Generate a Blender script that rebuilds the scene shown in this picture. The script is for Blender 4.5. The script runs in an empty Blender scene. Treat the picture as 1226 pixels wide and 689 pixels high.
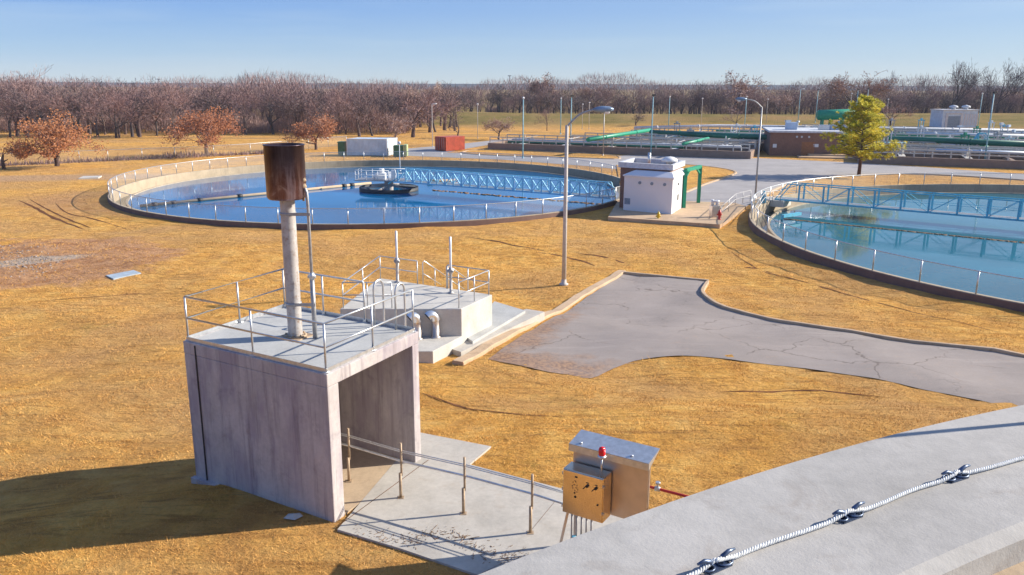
import bpy, bmesh, math, random
import numpy as np
from mathutils import Vector, Matrix
from bisect import bisect_right

S = bpy.context.scene
COL = S.collection
R_ = math.radians

# ------------------------------------------------------------------ camera
CAM_H = 11.4; FPX = 983.0; PW, PH = 1226.0, 689.0
cam_d = bpy.data.cameras.new('camera'); cam = bpy.data.objects.new('camera', cam_d); COL.objects.link(cam)
cam_d.sensor_width = 36; cam_d.lens = 36*FPX/PW; cam_d.clip_end = 20000; cam_d.clip_start = 0.1
CM = Matrix.Translation((0, 0, CAM_H)) @ Matrix.Rotation(R_(90-14), 4, 'X') @ Matrix.Rotation(R_(0.25), 4, 'Z')
cam.matrix_world = CM
S.camera = cam

# ------------------------------------------------------------------ light
SUN_AZ = R_(78); SUN_EL = R_(26)          # azimuth from +Y towards +X
w = bpy.data.worlds.new('World'); S.world = w; w.use_nodes = True
nt = w.node_tree; bg = nt.nodes['Background']
sky = nt.nodes.new('ShaderNodeTexSky'); sky.sky_type = 'NISHITA'; sky.sun_disc = False
sky.sun_elevation = SUN_EL; sky.sun_rotation = SUN_AZ; sky.air_density = 1.0; sky.dust_density = 0.15; sky.ozone_density = 4.0
sky.altitude = 300
SKYK = 0.115
def _n(t_, **k):
    n_ = nt.nodes.new(t_)
    for a_, b_ in k.items(): setattr(n_, a_, b_)
    return n_
_tc = _n('ShaderNodeTexCoord'); _sx = _n('ShaderNodeSeparateXYZ'); nt.links.new(_tc.outputs['Generated'], _sx.inputs[0])
_rp = _n('ShaderNodeValToRGB'); nt.links.new(_sx.outputs[2], _rp.inputs[0])
_st = [(0.0, (.31, .39, .46)), (.028, (.19, .31, .47)), (.08, (.080, .20, .48)), (.3, (.045, .135, .40)), (1.0, (.032, .095, .30))]
_e = _rp.color_ramp.elements
while len(_e) < len(_st): _e.new(.5)
for _x, (_p, _c) in zip(_e, _st): _x.position = _p; _x.color = (*_c, 1)
# paler air towards the sun's side and very thin cirrus
_mr = _n('ShaderNodeMapRange'); _mr.inputs[1].default_value = -.75; _mr.inputs[2].default_value = .95; _mr.inputs[3].default_value = 0; _mr.inputs[4].default_value = .55
nt.links.new(_sx.outputs[0], _mr.inputs[0])
_mx = _n('ShaderNodeMix', data_type='RGBA'); nt.links.new(_mr.outputs[0], _mx.inputs[0]); nt.links.new(_rp.outputs[0], _mx.inputs[6]); _mx.inputs[7].default_value = (.34, .39, .42, 1)
_mp = _n('ShaderNodeMapping'); _mp.inputs['Scale'].default_value = (1.2, 1.2, 16); nt.links.new(_tc.outputs['Generated'], _mp.inputs[0])
_no = _n('ShaderNodeTexNoise'); _no.inputs['Scale'].default_value = 2.2; _no.inputs['Detail'].default_value = 7; nt.links.new(_mp.outputs[0], _no.inputs[0])
_m2 = _n('ShaderNodeMapRange'); _m2.inputs[1].default_value = .5; _m2.inputs[2].default_value = .8; _m2.inputs[4].default_value = .35; nt.links.new(_no.outputs[0], _m2.inputs[0])
_mc = _n('ShaderNodeMix', data_type='RGBA'); nt.links.new(_m2.outputs[0], _mc.inputs[0]); nt.links.new(_mx.outputs[2], _mc.inputs[6]); _mc.inputs[7].default_value = (.36, .42, .48, 1)
_sc = _n('ShaderNodeVectorMath', operation='SCALE'); nt.links.new(_mc.outputs[2], _sc.inputs[0]); _sc.inputs['Scale'].default_value = 1/SKYK
_fx = _n('ShaderNodeMix', data_type='RGBA'); _fx.inputs[0].default_value = .82
nt.links.new(sky.outputs[0], _fx.inputs[6]); nt.links.new(_sc.outputs[0], _fx.inputs[7])
nt.links.new(_fx.outputs[2], bg.inputs[0]); bg.inputs[1].default_value = SKYK
sd = bpy.data.lights.new('sun', 'SUN'); sd.energy = 5.0; sd.angle = R_(0.5); sd.color = (1.0, 0.92, 0.79)
sun = bpy.data.objects.new('sun', sd); COL.objects.link(sun)
SV = Vector((math.sin(SUN_AZ)*math.cos(SUN_EL), math.cos(SUN_AZ)*math.cos(SUN_EL), math.sin(SUN_EL)))
sun.rotation_euler = SV.to_track_quat('Z', 'Y').to_euler()
sun.location = (20, 10, 40)
S.view_settings.view_transform = 'Standard'; S.view_settings.look = 'None'
S.view_settings.exposure = 0.72; S.view_settings.gamma = 1.0
S.cycles.max_bounces = 6; S.cycles.transparent_max_bounces = 24

# ------------------------------------------------------------------ helpers
TC = (8.42, -9.0)                       # centre of the round tank the picture is taken from
PROF = [(0, 2), (31, 2), (35.2, 1.05), (42, .95), (48, .38), (56, 0), (1e5, 0)]
def ht0(x, y):
    d = math.hypot(x-TC[0], y-TC[1])
    for (a, u), (b, v) in zip(PROF, PROF[1:]):
        if d <= b:
            t = (d-a)/(b-a)
            return u+(v-u)*t
def und(x, y, sin=math.sin):
    return .075*sin(x*.9+1.3*sin(y*.5))*sin(y*.7+.6*sin(x*.4))+.06*sin(x*.33+y*.55)+.035*sin(x*1.9+y*.8)*sin(y*1.5-x*.5)
def ht(x, y):
    h = ht0(x, y); d_ = math.hypot(x-TC[0], y-TC[1])
    h += und(x, y)*min(1, max(0, (d_-31.5)/4))*min(1, max(0, (75-y)/15))
    yy = y + 9*math.sin(x*0.009+1.0) + 4*math.sin(x*.031)
    if 236 < yy < 300:
        t = min(1, (yy-236)/24) if yy < 275 else max(0, 1-(yy-275)/24)
        h += 2.5*t*t*(3-2*t)
    return h
def ray(px, py):
    v = Vector(((px-PW/2)/FPX, -(py-PH/2)/FPX, -1))
    return (CM.to_3x3() @ v).normalized()
def at(px, py, z=0.0):
    r = ray(px, py); t = (z-CAM_H)/r.z
    return Vector((r.x*t, r.y*t, z))
def aty(px, py, Y):
    r = ray(px, py); t = Y/r.y
    return Vector((r.x*t, Y, CAM_H+r.z*t))
def gat(px, py):
    z = 1.0
    for _ in range(60):
        q = at(px, py, z); z = .5*z+.5*ht(q.x, q.y)
    q.z = z
    return q
def V(*a): return Vector(a)

class MB:
    def __init__(s): s.v = []; s.f = []; s.sm = []
    def add(s, vs, fs, smooth=False):
        o = len(s.v); s.v += [tuple(p) for p in vs]
        s.f += [tuple(i+o for i in f) for f in fs]; s.sm += [smooth]*len(fs); return s
    def prism(s, poly, z0, z1):         # poly ccw list of (x,y); z0,z1 numbers or lists
        n = len(poly)
        a0 = z0 if isinstance(z0, (list, tuple)) else [z0]*n
        a1 = z1 if isinstance(z1, (list, tuple)) else [z1]*n
        vs = [(p[0], p[1], a) for p, a in zip(poly, a0)]+[(p[0], p[1], a) for p, a in zip(poly, a1)]
        fs = [tuple(range(n-1, -1, -1)), tuple(range(n, 2*n))]+[(i, (i+1) % n, n+(i+1) % n, n+i) for i in range(n)]
        return s.add(vs, fs)
    def frame_box(s, o, ax, ay, az):    # box from corner with three edge vectors
        o, ax, ay, az = map(Vector, (o, ax, ay, az))
        vs = [o, o+ax, o+ax+ay, o+ay, o+az, o+ax+az, o+ax+ay+az, o+ay+az]
        return s.add(vs, [(3, 2, 1, 0), (4, 5, 6, 7), (0, 1, 5, 4), (1, 2, 6, 5), (2, 3, 7, 6), (3, 0, 4, 7)])
    def box(s, c, d, rz=0):             # centre of base, dims
        c = Vector(c); ux = V(math.cos(rz), math.sin(rz), 0); uy = V(-math.sin(rz), math.cos(rz), 0)
        return s.frame_box(c-ux*d[0]/2-uy*d[1]/2, ux*d[0], uy*d[1], V(0, 0, d[2]))
    def bar(s, a, b, w_, h_=None):
        a, b = Vector(a), Vector(b); h_ = h_ or w_; t = (b-a)
        if t.length < 1e-6: return s
        tn = t.normalized(); up = V(0, 0, 1) if abs(tn.z) < .95 else V(1, 0, 0)
        x = tn.cross(up).normalized(); y = x.cross(tn)
        return s.frame_box(a-x*w_/2-y*h_/2, x*w_, t, y*h_)
    def tube(s, pts, r, n=8, cap=True, closed=False):
        pts = [Vector(p) for p in pts]; m = len(pts)
        rs = r if isinstance(r, (list, tuple)) else [r]*m
        vs = []; px_ = None
        for i, p in enumerate(pts):
            if closed: t = (pts[(i+1) % m]-pts[i-1])
            else: t = pts[min(i+1, m-1)]-pts[max(i-1, 0)]
            if t.length < 1e-9: t = V(0, 0, 1)
            t.normalize()
            if px_ is None:
                up = V(0, 0, 1) if abs(t.z) < .9 else V(1, 0, 0)
                x = t.cross(up).normalized()
            else:
                x = px_-t*px_.dot(t)
                if x.length < 1e-6: x = t.orthogonal()
                x.normalize()
            px_ = x; y = t.cross(x)
            for k in range(n):
                a = 2*math.pi*k/n; vs.append(p+(x*math.cos(a)+y*math.sin(a))*rs[i])
        fs = []
        for i in range(m if closed else m-1):
            j = (i+1) % m
            for k in range(n):
                fs.append((i*n+k, i*n+(k+1) % n, j*n+(k+1) % n, j*n+k))
        s.add(vs, fs, True)
        if cap and not closed:
            o = len(s.v)-len(vs)
            s.f.append(tuple(o+k for k in range(n-1, -1, -1))); s.sm.append(False)
            s.f.append(tuple(o+(m-1)*n+k for k in range(n))); s.sm.append(False)
        return s
    def lathe(s, c, prof, n=32, smooth=True, a0=0, a1=2*math.pi, closed=False):  # prof: (r,z) list
        c = Vector(c); full = abs(a1-a0-2*math.pi) < 1e-6; N = n if full else n+1
        vs = []
        for r, z in prof:
            for k in range(N):
                a = a0+(a1-a0)*k/n; vs.append((c.x+r*math.cos(a), c.y+r*math.sin(a), c.z+z))
        fs = []; P = len(prof)
        for i in range(P if closed else P-1):
            j = (i+1) % P
            for k in range(n):
                k2 = (k+1) % N if full else k+1
                fs.append((i*N+k, i*N+k2, j*N+k2, j*N+k))
        return s.add(vs, fs, smooth)
    def build(s, name, m, parent=None, bevel=0):
        me = bpy.data.meshes.new(name); me.from_pydata(s.v, [], s.f)
        me.polygons.foreach_set('use_smooth', s.sm); me.update()
        o = bpy.data.objects.new(name, me); COL.objects.link(o)
        me.materials.append(m)
        if bevel:
            b = o.modifiers.new('bevel', 'BEVEL'); b.width = bevel; b.segments = 2; b.limit_method = 'ANGLE'; b.angle_limit = R_(40)
        if parent:
            o.parent = parent; o.matrix_parent_inverse = Matrix.Identity(4)
            # children are written in world coordinates: bring them into the parent's frame
            pl = parent_world(parent)
            me.transform(pl.inverted())
        return o
def parent_world(o):
    m = o.matrix_basis.copy()
    return parent_world(o.parent) @ m if o.parent else m
def tag(o, label=None, cat=None, group=None, kind=None):
    if label: o['label'] = label
    if cat: o['category'] = cat
    if group: o['group'] = group
    if kind: o['kind'] = kind
    return o
def thing(name, loc, label, cat, group=None):
    o = bpy.data.objects.new(name, None); COL.objects.link(o); o.location = loc; o.empty_display_size = .2
    return tag(o, label, cat, group)
def struct(o, kind='structure'): o['kind'] = kind; return o
def dup(root, loc, rz=0, sc=1, label=None, group=None):
    def cp(o, par):
        c = o.copy(); COL.objects.link(c); c.parent = par
        for ch in list(o.children):
            if ch is not c: cp(ch, c)
        return c
    kids = list(root.children)
    r = root.copy(); COL.objects.link(r)
    for k in kids: cp(k, r)
    r.location = loc; r.rotation_euler = (0, 0, rz); r.scale = (sc, sc, sc) if not isinstance(sc, (tuple, list)) else sc
    if label: r['label'] = label
    if group: r['group'] = group
    return r

# ------------------------------------------------------------------ materials
def mat(name): 
    m = bpy.data.materials.new(name); m.use_nodes = True
    return m, m.node_tree, m.node_tree.nodes['Principled BSDF']
def N(t, typ, **kw):
    n = t.nodes.new(typ)
    for k, v in kw.items():
        if hasattr(n, k): setattr(n, k, v)
    return n
def L(t, a, b): t.links.new(a, b)
def pos(t, scale=(1, 1, 1), rot=(0, 0, 0)):
    g = N(t, 'ShaderNodeNewGeometry'); mp = N(t, 'ShaderNodeMapping')
    mp.inputs['Scale'].default_value = scale; mp.inputs['Rotation'].default_value = rot
    L(t, g.outputs['Position'], mp.inputs['Vector']); return mp.outputs[0]
def noise(t, vec, sc, det=4, rough=.6, dist=0):
    n = N(t, 'ShaderNodeTexNoise'); n.inputs['Scale'].default_value = sc; n.inputs['Detail'].default_value = det
    n.inputs['Roughness'].default_value = rough; n.inputs['Distortion'].default_value = dist
    L(t, vec, n.inputs['Vector']); return n.outputs['Fac']
def ramp(t, fac, stops, interp='LINEAR'):
    r = N(t, 'ShaderNodeValToRGB'); r.color_ramp.interpolation = interp
    e = r.color_ramp.elements
    while len(e) < len(stops): e.new(.5)
    for el, (p, c) in zip(e, stops):
        el.position = p; el.color = (*c, 1) if len(c) == 3 else c
    L(t, fac, r.inputs[0]); return r.outputs[0]
def fr(t, fac, a, b):    # float ramp
    return ramp(t, fac, [(a, (0, 0, 0)), (b, (1, 1, 1))])
def mix(t, f, a, b, mode='MIX'):
    m = N(t, 'ShaderNodeMix', data_type='RGBA', blend_type=mode)
    for i, val in ((0, f), (6, a), (7, b)):
        if isinstance(val, (int, float)): m.inputs[i].default_value = val
        elif isinstance(val, tuple): m.inputs[i].default_value = (*val, 1)
        else: L(t, val, m.inputs[i])
    return m.outputs[2]
def math_(t, op, a, b=0.0, c=None):
    m = N(t, 'ShaderNodeMath', operation=op)
    for i, val in enumerate((a, b) if c is None else (a, b, c)):
        if isinstance(val, (int, float)): m.inputs[i].default_value = val
        else: L(t, val, m.inputs[i])
    return m.outputs[0]
def bump(t, b, h, strength=.3, dist=.02):
    n = N(t, 'ShaderNodeBump'); n.inputs['Strength'].default_value = strength; n.inputs['Distance'].default_value = dist
    L(t, h, n.inputs['Height']); L(t, n.outputs[0], b.inputs['Normal'])

def simple(name, col, rough=.5, metal=0, var=.12, sc=3, spec=None, dirt=None):
    m, t, b = mat(name); p = pos(t)
    n = noise(t, p, sc, 5)
    c2 = tuple(max(0, x*(1-var*2)) for x in col); c3 = tuple(min(1, x*(1+var)) for x in col)
    c = ramp(t, n, [(.3, c2), (.7, c3)])
    if dirt:
        n2 = noise(t, p, sc*2.3, 6, .7)
        c = mix(t, fr(t, n2, .52, .72), c, dirt)
    L(t, c, b.inputs['Base Color']); b.inputs['Roughness'].default_value = rough; b.inputs['Metallic'].default_value = metal
    if spec is not None: b.inputs['Specular IOR Level'].default_value = spec
    return m
def concrete(name, col, stain=(.2, .16, .13), streak=0, amt=.35, bsc=30, bst=.25, tint=None, pits=False, joint=None):
    m, t, b = mat(name); p = pos(t)
    n1 = noise(t, p, .9, 6, .62, .3); n2 = noise(t, p, 11, 5, .65); n3 = noise(t, p, bsc, 4, .7)
    lo = tuple(x*.80 for x in col); hi = tuple(min(1, x*1.12) for x in col)
    c = ramp(t, n1, [(.32, lo), (.52, col), (.7, hi)])
    c = mix(t, .22, c, ramp(t, n2, [(.35, tuple(x*.6 for x in col)), (.65, hi)]))
    if tint: c = mix(t, fr(t, noise(t, pos(t, (1.1, 1.1, .5)), 1.4, 4), .45, .62), c, tint)
    if streak:
        ps = pos(t, (3.2, 3.2, .22)); ns = noise(t, ps, 1.6, 6, .7)
        c = mix(t, math_(t, 'MULTIPLY', fr(t, ns, .5, .72), streak), c, stain)
        ns2 = noise(t, pos(t, (1.7, 1.7, .12)), 1.5, 5, .7)
        c = mix(t, math_(t, 'MULTIPLY', fr(t, ns2, .5, .66), streak*.5), c, hi)
    st = noise(t, p, 2.1, 7, .7, .6)
    c = mix(t, math_(t, 'MULTIPLY', fr(t, st, .55, .78), amt), c, stain)
    if pits:
        v = N(t, 'ShaderNodeTexVoronoi'); v.inputs['Scale'].default_value = 5.5; L(t, p, v.inputs['Vector'])
        pit = ramp(t, v.outputs['Distance'], [(.03, (1, 1, 1)), (.055, (0, 0, 0))])
        pm = math_(t, 'MULTIPLY', pit, fr(t, noise(t, p, 3, 2), .5, .56))
        c = mix(t, math_(t, 'MULTIPLY', pm, .7), c, tuple(x*.35 for x in col))
    L(t, c, b.inputs['Base Color']); b.inputs['Roughness'].default_value = .88
    b.inputs['Specular IOR Level'].default_value = .25
    h = math_(t, 'ADD', n3, math_(t, 'MULTIPLY', n2, 1.5))
    bump(t, b, h, bst, .01)
    return m

def grass_color(t):
    p = pos(t)
    big = noise(t, p, .10, 5, .6, .4)
    med = noise(t, p, .8, 6, .65, .5)
    fine = noise(t, p, 9, 5, .75)
    vf = noise(t, p, 34, 3, .8)
    c = ramp(t, med, [(.3, (.56, .255, .048)), (.5, (.82, .415, .085)), (.7, (.95, .58, .16))])
    c = mix(t, fr(t, big, .42, .64), c, (.60, .33, .125))
    # mower lines, stretched noise
    pl = pos(t, (.5, 3.6, 1), (0, 0, R_(24)))
    ln = noise(t, pl, .9, 5, .7)
    c = mix(t, math_(t, 'MULTIPLY', fr(t, ln, .53, .63), .72), c, (.36, .16, .04))
    pl2 = pos(t, (.35, 3.0, 1), (0, 0, R_(-14)))
    c = mix(t, math_(t, 'MULTIPLY', fr(t, noise(t, pl2, 1.1, 5, .7), .55, .7), .30), c, (.70, .46, .15))
    c = mix(t, math_(t, 'MULTIPLY', fr(t, fine, .48, .66), .38), c, (.36, .17, .05))
    c = mix(t, math_(t, 'MULTIPLY', fr(t, vf, .45, .7), .35), c, (.88, .60, .28))
    mot = noise(t, p, .33, 6, .72, .6)
    c = mix(t, math_(t, 'MULTIPLY', fr(t, mot, .50, .66), .45), c, (.40, .20, .065))
    mot2 = noise(t, p, .55, 5, .7)
    c = mix(t, math_(t, 'MULTIPLY', fr(t, mot2, .55, .7), .4), c, (.82, .52, .20))
    # thin green growth
    gm = noise(t, p, .23, 5, .7, .8)
    gm2 = noise(t, p, 2.5, 4, .7)
    g = math_(t, 'MULTIPLY', fr(t, gm, .56, .70), fr(t, gm2, .4, .65))
    c = mix(t, math_(t, 'MULTIPLY', g, .42), c, (.20, .17, .025))
    return c, p, fine, vf, med
def spot(t, cx, cy, rx, ry, rz, soft=.5, nz=.35, ns=.25):
    """soft irregular mask round a place in the ground"""
    p = pos(t)
    mp = N(t, 'ShaderNodeMapping', vector_type='TEXTURE')
    mp.inputs['Location'].default_value = (cx, cy, 0); mp.inputs['Rotation'].default_value = (0, 0, rz); mp.inputs['Scale'].default_value = (rx, ry, 1e4)
    L(t, p, mp.inputs['Vector'])
    ln = N(t, 'ShaderNodeVectorMath', operation='LENGTH'); L(t, mp.outputs[0], ln.inputs[0])
    d = math_(t, 'ADD', ln.outputs['Value'], math_(t, 'MULTIPLY', math_(t, 'SUBTRACT', noise(t, p, ns, 6, .65), .5), nz*4))
    return ramp(t, d, [(1-soft, (1, 1, 1)), (1, (0, 0, 0))])

def make_ground_mat():
    m, t, b = mat('dormant_grass')
    c, p, fine, vf, med = grass_color(t)
    # bare red dirt on the left, gravel pile place, worn tracks
    dirt = ramp(t, noise(t, p, .7, 7, .7), [(.35, (.38, .18, .085)), (.6, (.58, .33, .18))])
    q = gat(90, 300); c = mix(t, spot(t, q.x, q.y, 8.5, 5.2, R_(-8), .22), c, dirt)
    q = gat(10, 325); c = mix(t, spot(t, q.x, q.y, 11, 6.0, R_(15), .22), c, dirt)
    q = gat(90, 245); c = mix(t, math_(t, 'MULTIPLY', spot(t, q.x, q.y, 14, 7, R_(-40), .8), .55), c, dirt)
    q = gat(60, 213); c = mix(t, math_(t, 'MULTIPLY', spot(t, q.x, q.y, 34, 4.5, R_(10), .5, .2), .8), c, (.52, .33, .2))
    grav = ramp(t, noise(t, p, 5, 6, .8), [(.35, (.36, .28, .22)), (.65, (.66, .54, .44))])
    q = gat(20, 314); c = mix(t, spot(t, q.x, q.y, 4.2, 1.5, R_(25), .3), c, grav)
    # greener far bank
    g = N(t, 'ShaderNodeNewGeometry'); s = N(t, 'ShaderNodeSeparateXYZ'); L(t, g.outputs['Position'], s.inputs[0])
    far = fr(t, math_(t, 'DIVIDE', s.outputs[1], 1000), .215, .235)
    fc = ramp(t, noise(t, p, .06, 6, .7), [(.35, (.14, .125, .035)), (.5, (.23, .18, .06)), (.62, (.33, .22, .09))])
    c = mix(t, math_(t, 'MULTIPLY', far, .95), c, fc)
    # long pale and dark bands of the mown field
    pb = pos(t, (.012, .16, 1), (0, 0, R_(5)))
    c = mix(t, math_(t, 'MULTIPLY', math_(t, 'MULTIPLY', fr(t, noise(t, pb, 1, 4), .5, .62), fr(t, math_(t, 'DIVIDE', s.outputs[1], 1000), .12, .13)), .45), c, (.34, .20, .08))
    L(t, c, b.inputs['Base Color']); b.inputs['Roughness'].default_value = .95; b.inputs['Specular IOR Level'].default_value = .08
    h = math_(t, 'ADD', math_(t, 'MULTIPLY', fine, 1.0), math_(t, 'ADD', math_(t, 'MULTIPLY', vf, .6), math_(t, 'MULTIPLY', med, 1.2)))
    hum = noise(t, pos(t, (1, 1.7, 1), (0, 0, R_(20))), 1.7, 4, .6)
    h = math_(t, 'ADD', h, math_(t, 'MULTIPLY', hum, 3.2))
    bump(t, b, h, 1.0, .11)
    return m
def make_blade_mat():
    m, t, b = mat('grass_blades')
    c, *_ = grass_color(t)
    oi = noise(t, pos(t), 60, 1)
    c = mix(t, .5, c, ramp(t, oi, [(.3, (.48, .22, .05)), (.5, (.84, .46, .13)), (.7, (.95, .66, .26))]))
    L(t, c, b.inputs['Base Color']); b.inputs['Roughness'].default_value = .8; b.inputs['Specular IOR Level'].default_value = .15
    return m
def make_asphalt(name, col, cracks=True, warm=(.42, .30, .22)):
    m, t, b = mat(name); p = pos(t)
    n1 = noise(t, p, .35, 6, .65, .4); n2 = noise(t, p, 40, 3, .8); n3 = noise(t, p, 3, 6, .7)
    c = ramp(t, n1, [(.3, tuple(x*.8 for x in col)), (.7, tuple(x*1.15 for x in col))])
    c = mix(t, .28, c, ramp(t, n2, [(.35, tuple(x*.45 for x in col)), (.65, tuple(x*1.6 for x in col))]))
    c = mix(t, math_(t, 'MULTIPLY', fr(t, n3, .56, .75), .5), c, warm)
    ps = pos(t, (.3, 2.2, 1), (0, 0, R_(35)))
    c = mix(t, math_(t, 'MULTIPLY', fr(t, noise(t, ps, .8, 5, .7), .55, .7), .3), c, tuple(x*1.5 for x in col))
    if cracks:
        wv = N(t, 'ShaderNodeVectorMath', operation='ADD'); nn = N(t, 'ShaderNodeTexNoise'); nn.inputs['Scale'].default_value = 1.3; nn.inputs['Detail'].default_value = 5
        L(t, p, nn.inputs['Vector']); sc = N(t, 'ShaderNodeVectorMath', operation='SCALE'); sc.inputs['Scale'].default_value = 1.1
        L(t, nn.outputs['Color'], sc.inputs[0]); L(t, p, wv.inputs[0]); L(t, sc.outputs[0], wv.inputs[1])
        v = N(t, 'ShaderNodeTexVoronoi', feature='DISTANCE_TO_EDGE'); v.inputs['Scale'].default_value = .24; L(t, wv.outputs[0], v.inputs['Vector'])
        cr = ramp(t, v.outputs['Distance'], [(.0, (1, 1, 1)), (.004, (1, 1, 1)), (.010, (0, 0, 0))])
        cr = math_(t, 'MULTIPLY', cr, fr(t, noise(t, p, .25, 3), .42, .55))
        c = mix(t, math_(t, 'MULTIPLY', cr, .6), c, (.10, .07, .055))
        v2 = N(t, 'ShaderNodeTexVoronoi', feature='DISTANCE_TO_EDGE'); v2.inputs['Scale'].default_value = 1.1; L(t, wv.outputs[0], v2.inputs['Vector'])
        cr2 = ramp(t, v2.outputs['Distance'], [(.0, (1, 1, 1)), (.025, (0, 0, 0))])
        cr2 = math_(t, 'MULTIPLY', cr2, fr(t, noise(t, p, .3, 4), .52, .62))
        c = mix(t, math_(t, 'MULTIPLY', cr2, .4), c, (.1, .08, .07))
        # blown dirt along the near left edge
        q = gat(640, 436); dirt = ramp(t, noise(t, p, 6, 5, .8), [(.4, (.16, .09, .06)), (.6, (.42, .24, .13))])
        c = mix(t, math_(t, 'MULTIPLY', spot(t, q.x, q.y, 4.5, 1.8, R_(-12), .7, .5, .9), .75), c, dirt)
        q = gat(640, 400); c = mix(t, math_(t, 'MULTIPLY', spot(t, q.x, q.y, 1.1, 8, R_(-22), .8, .6, .9), .7), c, dirt)
    L(t, c, b.inputs['Base Color']); b.inputs['Roughness'].default_value = .85; b.inputs['Specular IOR Level'].default_value = .3
    bump(t, b, math_(t, 'ADD', n2, n3), .35, .012)
    return m
def make_water(name, col, sc=1.2, st=.04, tint=(1, 1, 1)):
    m, t, b = mat(name); p = pos(t)
    n = noise(t, pos(t, (1, 2.2, 1), (0, 0, .3)), sc, 5, .6, .3)
    n2 = noise(t, p, .09, 4, .6, .5)
    L(t, ramp(t, n2, [(.35, tuple(x*.8 for x in col)), (.65, tuple(x*1.2 for x in col))]), b.inputs['Base Color'])
    b.inputs['Roughness'].default_value = .03; b.inputs['IOR'].default_value = 1.33; b.inputs['Specular Tint'].default_value = (*tint, 1)
    rr = ramp(t, noise(t, pos(t, (.06, .22, 1)), 1, 4), [(.4, (.02, .02, .02)), (.7, (.12, .12, .12))]); L(t, rr, b.inputs['Roughness'])
    bump(t, b, n, st, .05)
    return m
def make_mesh_mat(name, col, a):
    """woven wire: procedural diamond wires, far below a pixel, as partial cover"""
    m, t, b = mat(name)
    b.inputs['Base Color'].default_value = (*col, 1); b.inputs['Alpha'].default_value = a; b.inputs['Roughness'].default_value = .5
    return m
def make_brick(name, c1, c2, mortar):
    m, t, b = mat(name); tc = N(t, 'ShaderNodeTexCoord')
    br = N(t, 'ShaderNodeTexBrick'); br.inputs['Scale'].default_value = 4
    br.inputs['Color1'].default_value = (*c1, 1); br.inputs['Color2'].default_value = (*c2, 1); br.inputs['Mortar'].default_value = (*mortar, 1)
    mp = N(t, 'ShaderNodeMapping'); mp.inputs['Rotation'].default_value = (R_(90), 0, 0); L(t, pos(t), mp.inputs[0]); L(t, mp.outputs[0], br.inputs[0])
    c = mix(t, .3, br.outputs[0], ramp(t, noise(t, pos(t), 1.2, 5), [(.3, tuple(x*.6 for x in c1)), (.7, c2)]))
    L(t, c, b.inputs['Base Color']); b.inputs['Roughness'].default_value = .9
    return m
def make_leaf(name, cols, rough=.7, sc=.9, trans=0):
    m, t, b = mat(name)
    tc = N(t, 'ShaderNodeTexCoord')
    n = noise(t, tc.outputs['Object'], sc, 3, .7); n2 = noise(t, tc.outputs['Object'], 14, 2, .7)
    f = math_(t, 'ADD', math_(t, 'MULTIPLY', n, .6), math_(t, 'MULTIPLY', n2, .4))
    oi = N(t, 'ShaderNodeObjectInfo')
    c = ramp(t, f, [(.36+.28*i/(len(cols)-1), c_) for i, c_ in enumerate(cols)])
    hv = N(t, 'ShaderNodeHueSaturation'); L(t, c, hv.inputs['Color'])
    L(t, math_(t, 'ADD', .75, math_(t, 'MULTIPLY', oi.outputs['Random'], .5)), hv.inputs['Value'])
    L(t, math_(t, 'ADD', .488, math_(t, 'MULTIPLY', oi.outputs['Random'], .022)), hv.inputs['Hue'])
    L(t, hv.outputs[0], b.inputs['Base Color']); b.inputs['Roughness'].default_value = rough; b.inputs['Specular IOR Level'].default_value = .2
    return m
def make_rust():
    m, t, b = mat('burnt_rusty_steel'); p = pos(t)
    n = noise(t, p, 2.2, 6, .7, .7); nf = noise(t, p, 14, 5, .75)
    c = ramp(t, n, [(.3, (.06, .025, .025)), (.45, (.12, .055, .055)), (.6, (.20, .12, .13)), (.72, (.40, .33, .38))])
    c = mix(t, math_(t, 'MULTIPLY', fr(t, nf, .5, .7), .45), c, (.15, .06, .045))
    ps = pos(t, (5, 5, .5)); c = mix(t, math_(t, 'MULTIPLY', fr(t, noise(t, ps, 1.2, 5, .7), .48, .66), .6), c, (.5, .40, .45))
    g = N(t, 'ShaderNodeNewGeometry'); s = N(t, 'ShaderNodeSeparateXYZ'); L(t, g.outputs['Position'], s.inputs[0])
    zz = math_(t, 'ADD', s.outputs[2], math_(t, 'MULTIPLY', math_(t, 'SUBTRACT', noise(t, p, 1.8, 4), .5), .9))
    zt_ = aty(345, 173, at(354, 404, 5.45).y).z
    soot = fr(t, math_(t, 'DIVIDE', zz, 20), (zt_-1.0)/20, (zt_-.35)/20)     # soot burnt on round the mouth
    c = mix(t, math_(t, 'MULTIPLY', soot, .8), c, (.035, .025, .04))
    L(t, c, b.inputs['Base Color']); b.inputs['Metallic'].default_value = .6; b.inputs['Roughness'].default_value = .36
    bump(t, b, nf, .3, .01)
    return m
def make_rope():
    m, t, b = mat('twisted_white_rope')
    tc = N(t, 'ShaderNodeUVMap'); n = noise(t, pos(t), 60, 4)
    c = ramp(t, n, [(.3, (.5, .5, .48)), (.6, (.82, .82, .8))]); L(t, c, b.inputs['Base Color']); b.inputs['Roughness'].default_value = .8
    return m

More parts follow.
